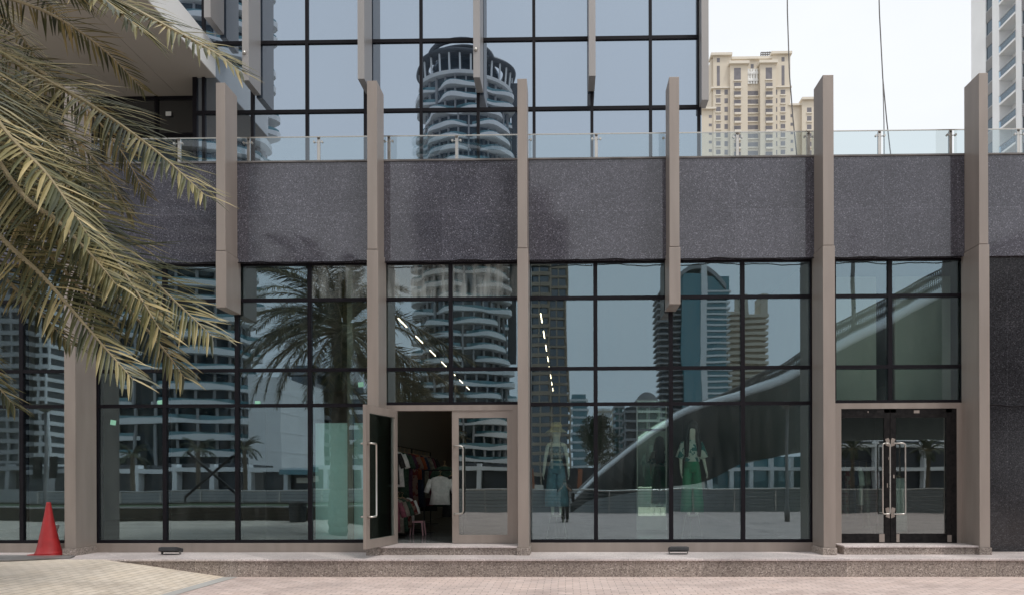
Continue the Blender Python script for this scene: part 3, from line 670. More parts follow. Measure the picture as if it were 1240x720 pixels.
# clothes ---------------------------------------------------------------
def garment(kind, mat, x, y, ztop, length, width, label, rot, group):
    t = thing(kind, (x, y, ztop), label, 'clothes', group)
    m = MB(); o = Vector((x, y, ztop)); rm = Matrix.Rotation(rot, 3, 'Z')
    def ring(z, rx, ry, dx=0):
        return [tuple(o + rm @ Vector((dx+rx*math.cos(a)*(1+.05*math.sin(3*a+z*12)), ry*math.sin(a)*(1+.35*math.sin(4*a+z*6)), z))) for a in [2*math.pi*i/14 for i in range(14)]]
    w2 = width/2
    zs = [(-.07,.05,.03),(-.10,w2*.7,.035),(-.16,w2,.045),(-.30,w2*.9,.05),(-length*.6,w2*.85,.055),(-length,w2*1.0,.06)]
    if kind == 'trousers_on_hanger': zs = [(-.10,.15,.03),(-length*.5,.17,.035),(-length,.19,.035)]
    m.loft([ring(*q) for q in zs])
    if kind in ('shirt', 'dress'):
        for s in (-1, 1):
            a = o+rm@Vector((s*(w2-.03),0,-.14)); b = o+rm@Vector((s*(w2+.07),0,-.42)); m.tube([a, a.lerp(b,.5), b], [.05,.06,.055], 8, flat=.6)
    m.build('cloth', mat, t, smooth=True)
    m = MB(); m.tube([o+rm@Vector((-w2*.75,0,-.13)), o+rm@Vector((0,0,-.05)), o+rm@Vector((w2*.75,0,-.13))], .008, 6)
    m.tube([o+rm@Vector((0,0,-.05)), o, o+rm@Vector((.025,0,.03)), o+rm@Vector((0,0,.05)), o+rm@Vector((-.025,0,.03))], .004, 5); m.build('hanger', 'wood_hanger', t)
def rail(x, y0, y1, z, label, axis='y'):
    t = thing('clothes_rail', (x, y0, STEP_Z), label, 'clothes rail')
    m = MB()
    if axis == 'y':
        m.tube([(x,y0,z),(x,y1,z)], .014, 8)
    else: m.tube([(x,y0,z),(y1,y0,z)], .014, 8)
    m.build('rod', 'black_frame', t)
    ends = [(x,y0),(x,(y0+y1)/2),(x,y1)] if axis == 'y' else [(x,y0),(y1,y0)]
    for e in ends:
        m = MB(); m.tube([(e[0],e[1],STEP_Z),(e[0],e[1],z)], .014, 8); m.tube([(e[0]-.2,e[1],STEP_Z+.02),(e[0]+.2,e[1],STEP_Z+.02)], .014, 8); m.build('upright', 'black_frame', t)
XRL = -3.56
rail(XRL, 13.4, 17.6, 2.32, 'tall black clothes rail along the wall inside the open door')
rail(XRL+.03, 13.15, 14.9, 1.36, 'low black clothes rail nearest the open door threshold')
G1 = 'clothes hanging on the rails inside the open door'
up = [('shirt','garment_black','black shirt',.75),('shirt','garment_white','white shirt',.8),('dress','garment_green','dark green dress',1.2),('dress','garment_purple','deep purple dress',1.35),('dress','garment_red','red flowered dress',1.4),('shirt','garment_orange','orange shirt',.65),('dress','garment_blue','navy dress',1.3),('dress','garment_cream','cream dress',1.1),('dress','garment_pink','pink dress',1.3),('dress','garment_black','long black dress',1.45)]
for i, (k_, mt_, l, ln) in enumerate(up):
    garment(k_, mt_, XRL, 13.55+.42*i, 2.27, ln, .44, l+' on the tall rail inside the open door', R(random.uniform(-18, 18)), G1)
lo_ = [('shirt','garment_pink','pink shirt',.7),('shirt','garment_cream','cream shirt',.75),('shirt','garment_green','green checked shirt',.75),('shirt','garment_red','dark red shirt',.7),('shirt','garment_white','white cotton shirt',.6)]
for i, (k_, mt_, l, ln) in enumerate(lo_):
    garment(k_, mt_, XRL+.12, 13.2+.3*i, 1.31, ln, .42, l+' on the low rail beside the threshold', R(random.uniform(-14, 14)), G1)
c = at(533, 572, 14.6)
garment('shirt', 'garment_white', c.x, 14.6, c.z, .68, .46, 'loose white T-shirt facing out in the middle of the open doorway', 0, G1)
rail(c.x-.35, 14.62, c.x+.5, c.z+.06, 'short black clothes rail carrying the white T-shirt', 'x')
garment('shirt', 'garment_black', c.x+.22, 14.72, c.z, .95, .42, 'black top hanging just right of the white T-shirt', 0, G1)
garment('shirt', 'garment_green', c.x+.05, 14.85, c.z+.22, .95, .45, 'dark teal top behind the white T-shirt', R(10), G1)
c = at(506, 633, 14.3); c.z = STEP_Z
t = thing('plastic_stool', (c.x, 14.3, STEP_Z), 'small pink plastic stool under the clothes inside the open door', 'stool')
m = MB(); m.box(c.x-.13, c.x+.13, 14.17, 14.43, .72, .75); m.build('seat', 'pink_plastic', t, bevel=.01)
for sx in (-1,1):
    for sy in (-1,1):
        m = MB(); m.tube([(c.x+sx*.11, 14.3+sy*.11, .72), (c.x+sx*.135, 14.3+sy*.135, STEP_Z)], [.018,.014], 6); m.build('leg', 'pink_plastic', t)
# right shop
rail(at(1012,570,13.5).x, 13.5, at(1062,570,13.5).x, 1.95, 'black clothes rail behind the left leaf of the black double door', 'x')
G2 = 'clothes hanging behind the black double door'
rr = [('dress','garment_black','black dress',1.2),('dress','garment_red','patterned red dress',1.0),('dress','garment_blue','navy blue dress',1.1),('shirt','garment_white','pale shirt',.8),('dress','garment_cream','cream cotton dress',1.25),('dress','garment_pink','pink print dress',1.15)]
for i, (k_, mt_, l, ln) in enumerate(rr):
    garment(k_, mt_, at(1015+8.5*i, 570, 13.5).x, 13.5, 1.9, ln, .40, l+' behind the left leaf of the black double door', R(75+random.uniform(-10,10)), G2)
garment('trousers_on_hanger', 'garment_white', at(1088,570,13.4).x, 13.4, 1.72, 1.15, .3, 'pale trousers hanging behind the handles of the black door', 0, G2)
# ================================================================ things on the ledge
def floodlight(px, l):
    c = at(px, 664, 11.95); z = LEDGE_Z+.004
    t = thing('floodlight', (c.x, 11.95, z), l, 'floodlight', 'small black floodlights on the ledge')
    m = MB(); m.rbox((c.x, 11.95, z+.085), (.34,.2,.07), (R(-12),0,0)); h = m.build('housing', 'black_rubber', t, bevel=.012)
    m = MB(); m.rbox((c.x, 11.945, z+.124), (.28,.15,.008), (R(-12),0,0)); m.build('lens', 'window_dark', t)
    m = MB(); m.box(c.x-.15, c.x+.15, 11.92, 12.0, z, z+.012)
    for s in (-1,1): m.box(c.x+s*.16-.006, c.x+s*.16+.006, 11.93, 11.98, z+.012, z+.09)
    m.build('bracket', 'dull_metal', t)
floodlight(207, 'small black floodlight on the ledge left of the open door')
floodlight(821.5, 'small black floodlight on the ledge under the two mannequins')
# cone
c = at(59, 667, 11.85); zc = rampz(c.x)
zc = LEDGE_Z+.004; t = thing('traffic_cone', (c.x, 11.85, zc), 'worn red traffic cone in front of the wide left column', 'traffic cone')
Y0 = 11.85; cx = c.x
m = MB(); seg = 28; rr = []
for z, r in [(.03,.215),(.05,.205),(.08,.19),(.20,.165),(.45,.113),(.70,.068),(.90,.038),(.93,.034),(.935,.03)]:
    rr.append([(cx+.0+(r*(1-.07*math.exp(-((a-4.0)**2)*3)*math.exp(-((z-.2)/.15)**2)))*math.cos(a), Y0+r*math.sin(a), zc+z) for a in [2*math.pi*i/seg for i in range(seg)]])
m.loft(rr); m.build('cone_body', 'cone_red', t, smooth=True)
m = MB(); m.prism([(cx+.24*sx_*(1 if abs(sy_) == 1 else 1)-(.05*sx_ if q else 0), Y0+.24*sy_-(0 if q else .05*sy_)) for sx_, sy_, q in [(-1,-1,1),(1,-1,1),(1,-1,0),(1,1,0),(1,1,1),(-1,1,1),(-1,1,0),(-1,-1,0)]], zc+.002, zc+.032); m.build('base', 'cone_red', t, bevel=.006)
m = MB(); m.rbox((cx-.20, Y0+.24, zc+.27), (.05,.3,.54), (R(-8),R(12),0)); tag(m.build('white_board', 'white_panel'), 'narrow white board leaning just behind the red cone', 'board')
m = MB(); pts = [(AX(-40,11.3,680),10.9),(AX(30,11.3,680),10.95),(AX(88,11.4,668),11.35),(AX(90,11.6,668),11.62),(AX(-40,11.8,668),11.7)]
m.prism(pts, LEDGE_Z+.006, LEDGE_Z+.03); tag(m.build('rubber_mat', 'dull_metal', bevel=.006), 'dark scuffed metal plate laid over the paving at the left edge', 'plate')
# hanging cables
def cable(name, pts, r, label, mat='black_frame'):
    m = MB(); m.tube(pts, r, 6); return tag(m.build(name, mat, smooth=True), label, 'cable')
wp = []
for i in range(120):
    px = 116+i*(1165-116)/119; p = at(px, 316, 12.2); 
    wp.append((p.x, 12.225, 5.525+.012*math.sin(i*.9)+.014*math.sin(i*.37+1)+.006*math.sin(i*2.3)))
cable('loose_cable', wp, .010, 'thin dark cable sagging along the underside of the granite band')
cable('loose_cable', [(AX(1197+i*8,12.26,490), 12.27, at(1197,490,12.3).z+.012*math.sin(i*1.3)-.004*i) for i in range(16)], .012, 'black cable running across the dark granite wall at far right')
for top, mid, bot, l in [((953,-60),(956,90),(966,200),'thin rope hanging in front of the beige tower'), ((1063,-60),(1069,95),(1080,200),'thin double rope hanging against the open sky')]:
    P = [at(*top, 14.5), at((top[0]+mid[0])/2-1, (top[1]+mid[1])/2, 14.5), at(*mid, 14.5), at((mid[0]+bot[0])/2-.6, (mid[1]+bot[1])/2, 14.5), at(*bot, 14.5)]
    P = [P[0]+Vector((-.3,0,9))]+P+[Vector((P[-1].x+.05, 14.5, 7.05))]
    m = MB(); m.tube(P, .013, 6)
    if top[0] > 1000: m.tube([P[3], P[4]+Vector((-.06,0,0)), P[5]+Vector((-.16,0,0)), (P[-1].x-.25,14.5,7.05)], .011, 6)
    tag(m.build('hanging_rope', 'dull_metal', smooth=True), l, 'rope')
# ================================================================ palms
def catmull(P, n=8):
    P = [P[0]*2-P[1]]+P+[P[-1]*2-P[-2]]; out = []
    for i in range(1, len(P)-2):
        for k in range(n):
            t = k/n; a, b, c, d = P[i-1], P[i], P[i+1], P[i+2]
            out.append(.5*((2*b)+(c-a)*t+(2*a-5*b+4*c-d)*t*t+(3*b-a-3*c+d)*t*t*t))
    out.append(P[-2]); return out
def frond(curve, parent, nl=70, ll=.5, wid=.017, twist=0.0, r0=.03, mats=('leaf','rachis'), rnd=random, start=.16, seg=3, base_r=.006):
    """curve: points root -> tip.  one mesh: midrib tube and two rows of folded leaflets"""
    C = catmull(curve); n = len(C); acc = [0]
    for i in range(1, n): acc.append(acc[-1]+(C[i]-C[i-1]).length)
    Lt = acc[-1]
    m = MB(); m.cur = 1
    m.tube(C, [r0*(1-i/(n-1))**.8+base_r*.5 for i in range(n)], 5, flat=.7)
    m.cur = 0
    def pt(s):
        d = s*Lt
        for i in range(1, n):
            if acc[i] >= d: t = (d-acc[i-1])/max(1e-6, acc[i]-acc[i-1]); return C[i-1].lerp(C[i], t), (C[i]-C[i-1]).normalized()
        return C[-1], (C[-1]-C[-2]).normalized()
    up0 = Vector((0,0,1))
    for k in range(nl):
        s = start+(1-start)*(k+.5)/nl; p, T = pt(min(.995, s))
        sd = T.cross(up0); sd = sd.normalized() if sd.length > .05 else Vector((1,0,0)); nrm = sd.cross(T).normalized()
        q = Matrix.Rotation(twist, 3, T); sd_, nr = q @ sd, q @ nrm
        fw = .42+.75*s**2
        for side in (-1, 1):
            L_ = ll*(min(1, .45+1.8*(s-start)))*(1-.62*s**3)*rnd.uniform(.82,1.1)
            v = .3+rnd.uniform(-.42,.42)
            d = (T*fw*rnd.uniform(.85,1.15)+sd_*side*.85+nr*v*.6).normalized()
            w0 = wid*rnd.uniform(.8,1.2); wv = d.cross(nr+sd_*.4*side); wv = wv.normalized() if wv.length > .01 else sd_
            pts = []
            dd = d.copy(); pp = p.copy(); drop = rnd.uniform(.05,.65)
            for j in range(seg+1):
                t = j/seg; w_ = w0*(1.0 if j == 0 else (1.15 if t < .5 else 1.15*(1-t)/.5+.06))*.5
                if j == 0: w_ = w0*.3
                pts.append((pp-wv*w_, pp+wv*w_+nr*0, pp+nrm*w_*.5))
                dd = (dd+Vector((0,0,-1))*drop/seg).normalized(); pp = pp+dd*(L_/seg)
            b = len(m.v)
            for (a1, a2, a3) in pts: m.v += [tuple(a1), tuple(a3), tuple(a2)]
            for j in range(seg):
                o = b+3*j; m.f += [(o,o+1,o+4,o+3),(o+1,o+2,o+5,o+4)]; m.mi += [0,0]
    return m.build('frond', list(mats), parent)
CR = mir(415, 402, 18.8); CR = Vector((CR.x, CR.y, CR.z))
PALM = thing('date_palm', (CR.x-.05, CR.y, rampz(CR.x)), 'date palm beside the pavement whose fronds hang over the left of the shop front', 'palm tree')
m = MB(); zb = rampz(CR.x); rings = []
nr_ = 46
for i in range(nr_):
    t = i/(nr_-1); z = zb+(CR.z-zb-.1)*t; r = .24*(1-.15*t)+(.035 if i % 2 else 0)+(.10*max(0, t-.86)/.14)
    rings.append([(CR.x-.15*(1-t)+r*(1+.06*math.sin(6*a+i*1.3))*math.cos(a), CR.y+r*(1+.06*math.sin(6*a+i*1.3))*math.sin(a), z) for a in [2*math.pi*k/18 for k in range(18)]])
m.loft(rings); m.build('trunk', 'bark', PALM)
rnd = random.Random(11)
def sc(lst): # screen polyline with depth
    return [CR+Vector((.12,-.02,.05))]+[at(x, y, Y) for x, y, Y in lst]
specs = [
 ([(-80,-20,5.9),(0,63,5.8),(110,128,5.6),(187,182,5.5),(250,238,5.4)], .5, .52),
 ([(-20,-55,5.9),(100,-18,5.7),(200,32,5.5),(262,66,5.4),(292,88,5.4)], .45, .46),
 ([(-60,-75,5.4),(20,-45,5.2),(95,-22,5.1),(172,38,5.0)], .2, .55),
 ([(-60,60,6.2),(0,112,6.1),(60,165,6.0),(122,243,5.9)], .5, .50),
 ([(-70,90,5.5),(20,227,5.3),(70,268,5.2),(115,314,5.15),(142,346,5.1)], .8, .50),
 ([(-50,110,5.9),(60,222,5.8),(121,282,5.7),(194,348,5.6),(258,408,5.5)], .7, .56),
 ([(-90,180,5.6),(0,286,5.4),(52,335,5.3),(115,407,5.2),(162,460,5.2)], .75, .50),
 ([(-60,150,6.1),(60,285,6.0),(139,357,5.9),(194,418,5.8),(224,458,5.8)], .7, .50),
 ([(-110,220,6.2),(0,331,6.1),(40,370,6.0),(86,418,6.0)], .5, .42),
 ([(-70,30,5.2),(0,150,5.0),(60,215,4.9),(110,290,4.85)], .3, .52),
 ([(-90,120,6.4),(-10,200,6.4),(60,250,6.3),(130,310,6.3),(185,380,6.2)], .4, .52),
 ([(-60,110,5.7),(20,190,5.6),(90,250,5.5),(150,330,5.45),(196,402,5.4)], .95, .5),
 ([(-80,170,5.9),(10,262,5.8),(80,330,5.7),(130,400,5.7)], .9, .46),
 ([(-90,250,6.3),(-50,380,6.3),(-15,450,6.2),(18,492,6.2)], .4, .40),
]
for pl, tw, ll in specs: frond(sc(pl), PALM, nl=86, ll=ll*1.28, twist=tw+rnd.uniform(-.1,.1), rnd=rnd, wid=.023)
# the rest of the crown, on the sides away from the street
for k in range(66):
    az = math.radians(62+236*(k*0.618 % 1)) if k < 60 else math.radians(rnd.uniform(-60,60))
    el = [75, 55, 38, 20, 5, -15][k % 6]*1.0+rnd.uniform(-8,8)
    if k >= 60: el = rnd.uniform(72,84)
    L_ = rnd.uniform(2.6,3.5) if k < 60 else 2.3; hd = Vector((math.cos(az), math.sin(az), 0))
    p = CR.copy(); cur = [p.copy()+hd*.1]; e = math.radians(el); q = p+hd*.1
    for j in range(6):
        q = q+(hd*math.cos(e)+Vector((0,0,1))*math.sin(e))*(L_/6); cur.append(q.copy()); e -= math.radians(rnd.uniform(9,15)+(4 if el > 30 else 1))
    frond(cur, PALM, nl=60, ll=.50, twist=rnd.uniform(-.5,.5), rnd=rnd, wid=.022)
m = MB()
for k in range(40):
    az = rnd.uniform(0, 6.28); p = CR+Vector((math.cos(az)*.2, math.sin(az)*.2, -.15-.5*rnd.random())); q = p+Vector((math.cos(az)*.12, math.sin(az)*.12, .25)); m.tube([p, q], [.05,.02], 5)
m.build('leaf_bases', 'dead_leaf', PALM)
def small_palm(px, py, Yv, label, h_r=1.9, seed=1):
    r = random.Random(seed); c = mir(px, py, Yv); t = thing('small_date_palm', (c.x, c.y, -.05), label, 'palm tree', 'date palms along the far promenade')
    m = MB(); m.loft([[(c.x+(.2-.03*i/9+(.03 if i % 2 else 0))*math.cos(a), c.y+(.2-.03*i/9+(.03 if i % 2 else 0))*math.sin(a), -.06+(c.z+.06)*i/9) for a in [2*math.pi*k/10 for k in range(10)]] for i in range(10)]); m.build('trunk', 'bark', t)
    for k in range(22):
        az = 6.283*(k*.618 % 1); e = math.radians([75,50,25,5][k % 4]+r.uniform(-8,8)); hd = Vector((math.cos(az), math.sin(az), 0)); q = c+hd*.1; cur = [q.copy()]
        for j in range(4): q = q+(hd*math.cos(e)+Vector((0,0,1))*math.sin(e))*(h_r/4); cur.append(q.copy()); e -= math.radians(r.uniform(16,26))
        frond(cur, t, nl=22, ll=.5, wid=.05, rnd=r, mats=('leaf_far','rachis'), seg=2)
for i, (px, py, l) in enumerate([(160,552,'small date palm mirrored in the second left pane'), (238,545,'small date palm mirrored behind the crossed poles'), (298,543,'small date palm mirrored left of the white sign'), (425,545,'small date palm mirrored beside the teal board'), (1030,545,'small date palm mirrored in the left black door leaf'), (1122,545,'small date palm mirrored in the right black door leaf')]):
    small_palm(px, py, 66, l, seed=i)
# broadleaf tree across the canal
def leafy(px, pytop, pybot, wpx, Yv, label, seed, mat='leaf_far'):
    r = random.Random(seed); top = mir(px, pytop, Yv); cz = mir(px, (pytop+pybot)/2, Yv).z; rx = wpx/2*Yv/F; rz = (pybot-pytop)/2*Yv/F
    t = thing('broadleaf_tree', (top.x, top.y, -.05), label, 'tree')
    m = MB(); m.tube([(top.x,top.y,-.05),(top.x+.1,top.y,cz-rz*.6),(top.x,top.y,cz)], [.2,.14,.08], 8)
    for k in range(6): a = 6.28*k/6; m.tube([(top.x+.05,top.y,cz-rz*.6),(top.x+math.cos(a)*rx*.6,top.y+math.sin(a)*rx*.6,cz+r.uniform(-.2,.4)*rz)], [.08,.03], 6)
    m.build('trunk', 'bark', t)
    m = MB(); cl = [(r.gauss(0,.42), r.gauss(0,.42), r.uniform(-.8,.85)) for _ in range(60)]
    for (a, b, c) in cl:
        s = max(.2, math.sqrt(max(0, 1-c*c))); 
        for _ in range(90):
            v = Vector((r.gauss(0,1), r.gauss(0,1), r.gauss(0,1))).normalized()*r.uniform(.6,1)*.3
            p = Vector((top.x+(a*s+v.x)*rx, top.y+(b*s+v.y)*rx, cz+(c+v.z)*rz)); u = Vector((r.gauss(0,1), r.gauss(0,1), r.gauss(0,1))).normalized(); w_ = u.orthogonal().normalized()
            m.quad(p-u*.11, p+w_*.06, p+u*.11, p-w_*.06)
    m.build('crown', mat, t)
leafy(722, 503, 563, 52, 62, 'round dark green tree mirrored right of the hat mannequin', 3)
# ================================================================ buildings behind the camera, seen in the glass
def far_building(label, name='apartment_tower', loc=(0,0,0)): return thing(name, loc, label, 'building', 'towers and blocks across the canal')
def wavy_tower(px0, px1, pytop, Yv, label, fh, seed, amp=1.3, crown=True, depth=.8, glassm='far_glass'):
    r = random.Random(seed); l, rt = mir(px0, 560, Yv), mir(px1, 560, Yv); cx = (l.x+rt.x)/2; rx = (rt.x-l.x)/2-amp*.45; ry = rx*depth
    top = mir((px0+px1)/2, pytop, Yv).z; cy = l.y-ry; T_ = far_building(label, loc=(cx, cy, 0))
    nf = int((top-(6.5 if crown else 0))/fh); seg = 72
    m = MB(); m.ell([(cx,cy,-.5,rx*.86,ry*.86),(cx,cy,nf*fh,rx*.86,ry*.86)], 40); m.build('glass_wall', glassm, T_, smooth=True)
    m = MB()
    for k in range(26):
        a = 2*math.pi*k/26; x, y = cx+rx*.9*math.cos(a), cy+ry*.9*math.sin(a); m.rbox((x,y,nf*fh/2), (.5,.5,nf*fh), (0,0,a))
    m.build('column', 'grey_facade', T_)
    var = []
    for q in range(4):
        m = MB(); ph = [r.uniform(0,6.28) for _ in range(4)]
        out, mid, up_, inn = [], [], [], []
        for k in range(seg):
            a = 2*math.pi*k/seg; w_ = amp*(.55*math.sin(5*a+ph[0])+.3*math.sin(9*a+ph[1])+.3*math.sin(3*a+ph[2])); dz = 0
            out.append((cx+(rx+w_)*math.cos(a), cy+(ry+w_)*math.sin(a), -.35)); mid.append((cx+(rx+w_)*math.cos(a), cy+(ry+w_)*math.sin(a), .62+.35*math.sin(5*a+ph[0])))
            up_.append((cx+(rx+w_-.25)*math.cos(a), cy+(ry+w_-.25)*math.sin(a), .62+.35*math.sin(5*a+ph[0]))); inn.append((cx+rx*.8*math.cos(a), cy+ry*.8*math.sin(a), .0))
        inn2 = [(x,y,-.35) for x,y,z in inn]
        m.loft([inn2, out, mid, up_, [(x,y,.05) for x,y,z in up_], inn], cap=False)
        o = m.build('balcony', 'white_render', None, smooth=False)
        g = MB(); n_ = len(up_); g.loft([[(x,y,z-.1) for x,y,z in up_], [(x,y,1.25) for x,y,z in up_]], cap=False); gg = g.build('balustrade', 'far_teal', o)
        var.append((o.data, gg.data)); bpy.data.objects.remove(gg); bpy.data.objects.remove(o)
    for k in range(1, nf):
        d = var[(k*7+k//3) % 4]
        o = bpy.data.objects.new('balcony', d[0]); COL.objects.link(o); o.parent = T_; o.matrix_parent_inverse = Matrix.Translation(-T_.location); o.location = (0,0,k*fh)
        g = bpy.data.objects.new('balustrade', d[1]); COL.objects.link(g); g.parent = o
    if crown:
        z = nf*fh
        m = MB(); m.ell([(cx,cy,z-.4,rx*1.0,ry*1.0),(cx,cy,z+.5,rx*1.02,ry*1.02)], 60); m.build('terrace_slab', 'white_render', T_)
        m = MB()
        for k in range(28): a = 6.283*k/28; m.tube([(cx+rx*.97*math.cos(a), cy+ry*.97*math.sin(a), z+.5), (cx+rx*1.0*math.cos(a), cy+ry*1.0*math.sin(a), z+6)], .28, 6)
        m.build('crown_column', 'white_render', T_)
        m = MB(); ri = []
        for rr_, zz in ((.98,z+5.2),(1.06,z+5.3),(1.08,z+5.9),(1.0,z+6.9),(.8,z+7.2),(.8,z+5.6),(.98,z+5.2)): ri.append([(cx+rx*rr_*(1+.02*math.sin(6*a))*math.cos(a), cy+ry*rr_*math.sin(a), zz+.25*math.sin(4*a)) for a in [6.2832*k/60 for k in range(60)]])
        m.loft(ri, cap=False); m.build('crown_ring', 'dark_facade', T_, smooth=True)
        m = MB(); m.ell([(cx,cy,z+.5,rx*.7,ry*.7),(cx,cy,z+6.5,rx*.7,ry*.7)], 40); m.build('penthouse', 'far_glass', T_)
        m = MB()
        for k in (-1, 0, 1): m.tube([(cx+rx*.62*math.cos(a), cy+ry*(.55+.3*k), z+5.2+4.8*math.sin(a)) for a in [math.pi*i/16 for i in range(17)]], .8, 6)
        m.build('roof_arch', 'dark_facade', T_, smooth=True)
        m = MB(); m.box(cx+rx*.95, cx+rx*1.12, cy-1, cy+1.2, z*.3, z+3); m.build('side_fin', 'dark_facade', T_)
    return T_
wavy_tower(490, 620, 34, 187, 'tall round tower with wavy white balconies, mirrored above the open door', 3.45, 5, amp=1.9)
wavy_tower(52, 292, -420, 134, 'very tall tower with rippling white balconies mirrored at upper left', 3.4, 9, amp=1.6, crown=False, depth=.45)
def slab_tower(px0, px1, pytop, Yv, label, fh, body, slab, name='apartment_tower', dep=20, mull=3.2, proud=.8, sb=.9, floors_from=0, turn=0):
    l, rt = mir(px0, 560, Yv), mir(px1, 560, Yv); top = mir((px0+px1)/2, pytop, Yv).z
    x0, x1, y1 = l.x, rt.x, l.y; T_ = far_building(label, name, ((x0+x1)/2, y1, 0)); y0 = y1-dep
    m = MB(); m.box(x0+proud, x1-proud, y0, y1-proud, -.5, top); m.build('wall', body, T_)
    m = MB(); m.box(x0, x1, y0+.5, y1, -sb/2, sb/2); o = m.build('floor_band', slab, None); me = o.data; bpy.data.objects.remove(o)
    nf = int(top/fh)
    for k in range(1, nf+1):
        if k > 95: break
        o = bpy.data.objects.new('floor_band', me); COL.objects.link(o); o.parent = T_; o.matrix_parent_inverse = Matrix.Translation(-T_.location); o.location = (0,0,k*fh)
    if mull:
        n = max(1, int(round((x1-x0)/mull)))
        m = MB()
        for k in range(n+1):
            x = x0+(x1-x0)*k/n; m.box(x-.25, x+.25, y1-proud*.9, y1-.06, 0, top-.1)
        m.build('pier', slab, T_)
    return T_, x0, x1, y0, y1, top
slab_tower(640, 667, 228, 240, 'tall brown gridded tower mirrored beside the central fin', 3.5, 'far_glass', 'brown_frame', mull=3.9, sb=1.2)
slab_tower(665, 688, 265, 244, 'lower brown gridded wing mirrored right of its taller twin', 3.5, 'far_glass', 'brown_frame', mull=3.0, sb=.8)
slab_tower(689, 711, 478, 300, 'pale blue office block mirrored at the top of the hat mannequin window', 3.6, 'far_teal', 'white_render', mull=0)
slab_tower(718, 742, 492, 320, 'cream slender block mirrored behind the round tree', 3.4, 'white_render', 'beige_stone', mull=4)
slab_tower(744, 757, 486, 330, 'pale ribbed office block mirrored beside the round-topped grey one', 3.4, 'far_teal', 'grey_facade', mull=2.5)
t_, x0, x1, y0, y1, top = slab_tower(757, 801, 490, 260, 'grey round-topped block mirrored between the mannequins', 3.5, 'dark_facade', 'grey_facade', mull=4)
m = MB(); r_ = (x1-x0)*.36; xm_ = (x0+x1)/2+1; pr = [(xm_+r_*math.cos(a), top-1+r_*1.3*math.sin(a)) for a in [math.pi*k/16 for k in range(17)]]
m.loft([[(x, y1-1, z) for x, z in pr], [(x, y0+1, z) for x, z in pr]]); m.build('vaulted_roof', 'grey_facade', t_)
t_, x0, x1, y0, y1, top = slab_tower(798, 842, 352, 380, 'dark balcony wing of the arched twin tower, mirrored right of the hanging fin', 3.3, 'dark_facade', 'grey_facade', mull=0, proud=2)
t_, x0, x1, y0, y1, top = slab_tower(846, 885, 345, 378, 'teal tower with a curved crown and grey balconies mirrored right of the hanging fin', 3.3, 'far_teal', 'white_render', mull=0, proud=1.8)
m = MB(); m.box(x0-9, x0+1.0, y0, y1+.6, 0, top+6); m.build('glass_strip', 'far_teal', t_)
m = MB(); m.box(x0+1.05, x0+4.4, y0, y1+1.2, 0, top+11); m.build('spine', 'white_render', t_)
m = MB(); pr = [(x0-13+(x1-x0+10)*k/14, top+11.5-13*((k/14-.45)/.6)**2) for k in range(15)]
m.loft([[(x, y1+1.0, z) for x, z in pr]+[(x, y1+1.0, z-2.6) for x, z in reversed(pr)], [(x, y0, z) for x, z in pr]+[(x, y0, z-2.6) for x, z in reversed(pr)]]); m.build('curved_crown', 'grey_facade', t_)
m = MB(); m.box(x0-10, x1-1, y0+1, y1-.5, top-8, top+5); m.build('crown_wall', 'far_teal', t_)
t_, x0, x1, y0, y1, top = slab_tower(882, 931, 378, 390, 'beige tower with two roof horns mirrored left of the right-hand fin', 3.3, 'brown_frame', 'beige_stone', mull=0, proud=1.5, sb=1.7)
for a, b in ((.30,.48),(.80,.97)):
    m = MB(); X0, X1 = x0+(x1-x0)*a, x0+(x1-x0)*b; m.prism([(X0,y0+6),(X1,y0+6),(X1,y1-.5),(X0,y1-.5)], top, top+11); m.build('roof_horn', 'beige_stone', t_)
slab_tower(-70, 25, 300, 200, 'grey gridded slab tower mirrored at the far left edge', 3.3, 'window_dark', 'grey_facade', mull=3.2, sb=1.3)
slab_tower(26, 57, 330, 205, 'paler gridded tower mirrored at the left behind the lamp post', 3.3, 'window_dark', 'white_render', mull=3.0, sb=1.2)
slab_tower(302, 344, 455, 118, 'plain white stair tower mirrored below the palm crown', 3.4, 'white_render', 'white_render', mull=0, proud=.05, sb=.2)
slab_tower(345, 383, 440, 150, 'curvy-banded grey tower mirrored above the white sign', 3.2, 'far_glass', 'grey_facade', mull=6, sb=.9, proud=1.2)
slab_tower(394, 411, 455, 160, 'slender white tower mirrored above the teal board', 3.2, 'white_render', 'grey_facade', mull=2.2, sb=.6)
slab_tower(415, 470, 470, 145, 'long white balcony block mirrored behind the open door leaf', 3.2, 'far_glass', 'white_render', mull=5, sb=.9)
# low buildings along the opposite bank
def low_row(px0, px1, pytop, Yv, label, fh, body, slab, mull=4): return slab_tower(px0, px1, pytop, Yv, label, fh, body, slab, name='waterfront_block', dep=10, mull=mull, proud=1.2, sb=.5)
low_row(118, 300, 560, 78, 'low white waterfront building mirrored behind the small palms', 2.9, 'window_dark', 'white_render')
t_, x0, x1, y0, y1, top = low_row(302, 440, 566, 76, 'dark-windowed waterfront restaurant mirrored under a pale sign', 2.9, 'window_dark', 'white_render')
a, b = mir(360, 577, 75.5), mir(384, 584, 75.5); m = MB(); m.box(a.x, b.x, y1+.02, y1+.14, b.z, a.z); m.build('sign_board', 'beige_trim', t_)
a, b = mir(345, 567, 75.5), mir(384, 573, 75.5); m = MB(); m.box(a.x, b.x, y1+.02, y1+1.6, b.z, a.z); m.build('awning', 'far_teal', t_)
low_row(470, 636, 560, 80, 'banded waterfront building mirrored in the closed door leaf', 2.9, 'window_dark', 'white_render', 6)
low_row(642, 760, 566, 72, 'low brown waterfront pavilion mirrored behind the hat mannequin', 2.9, 'window_dark', 'orange_brown', 6)
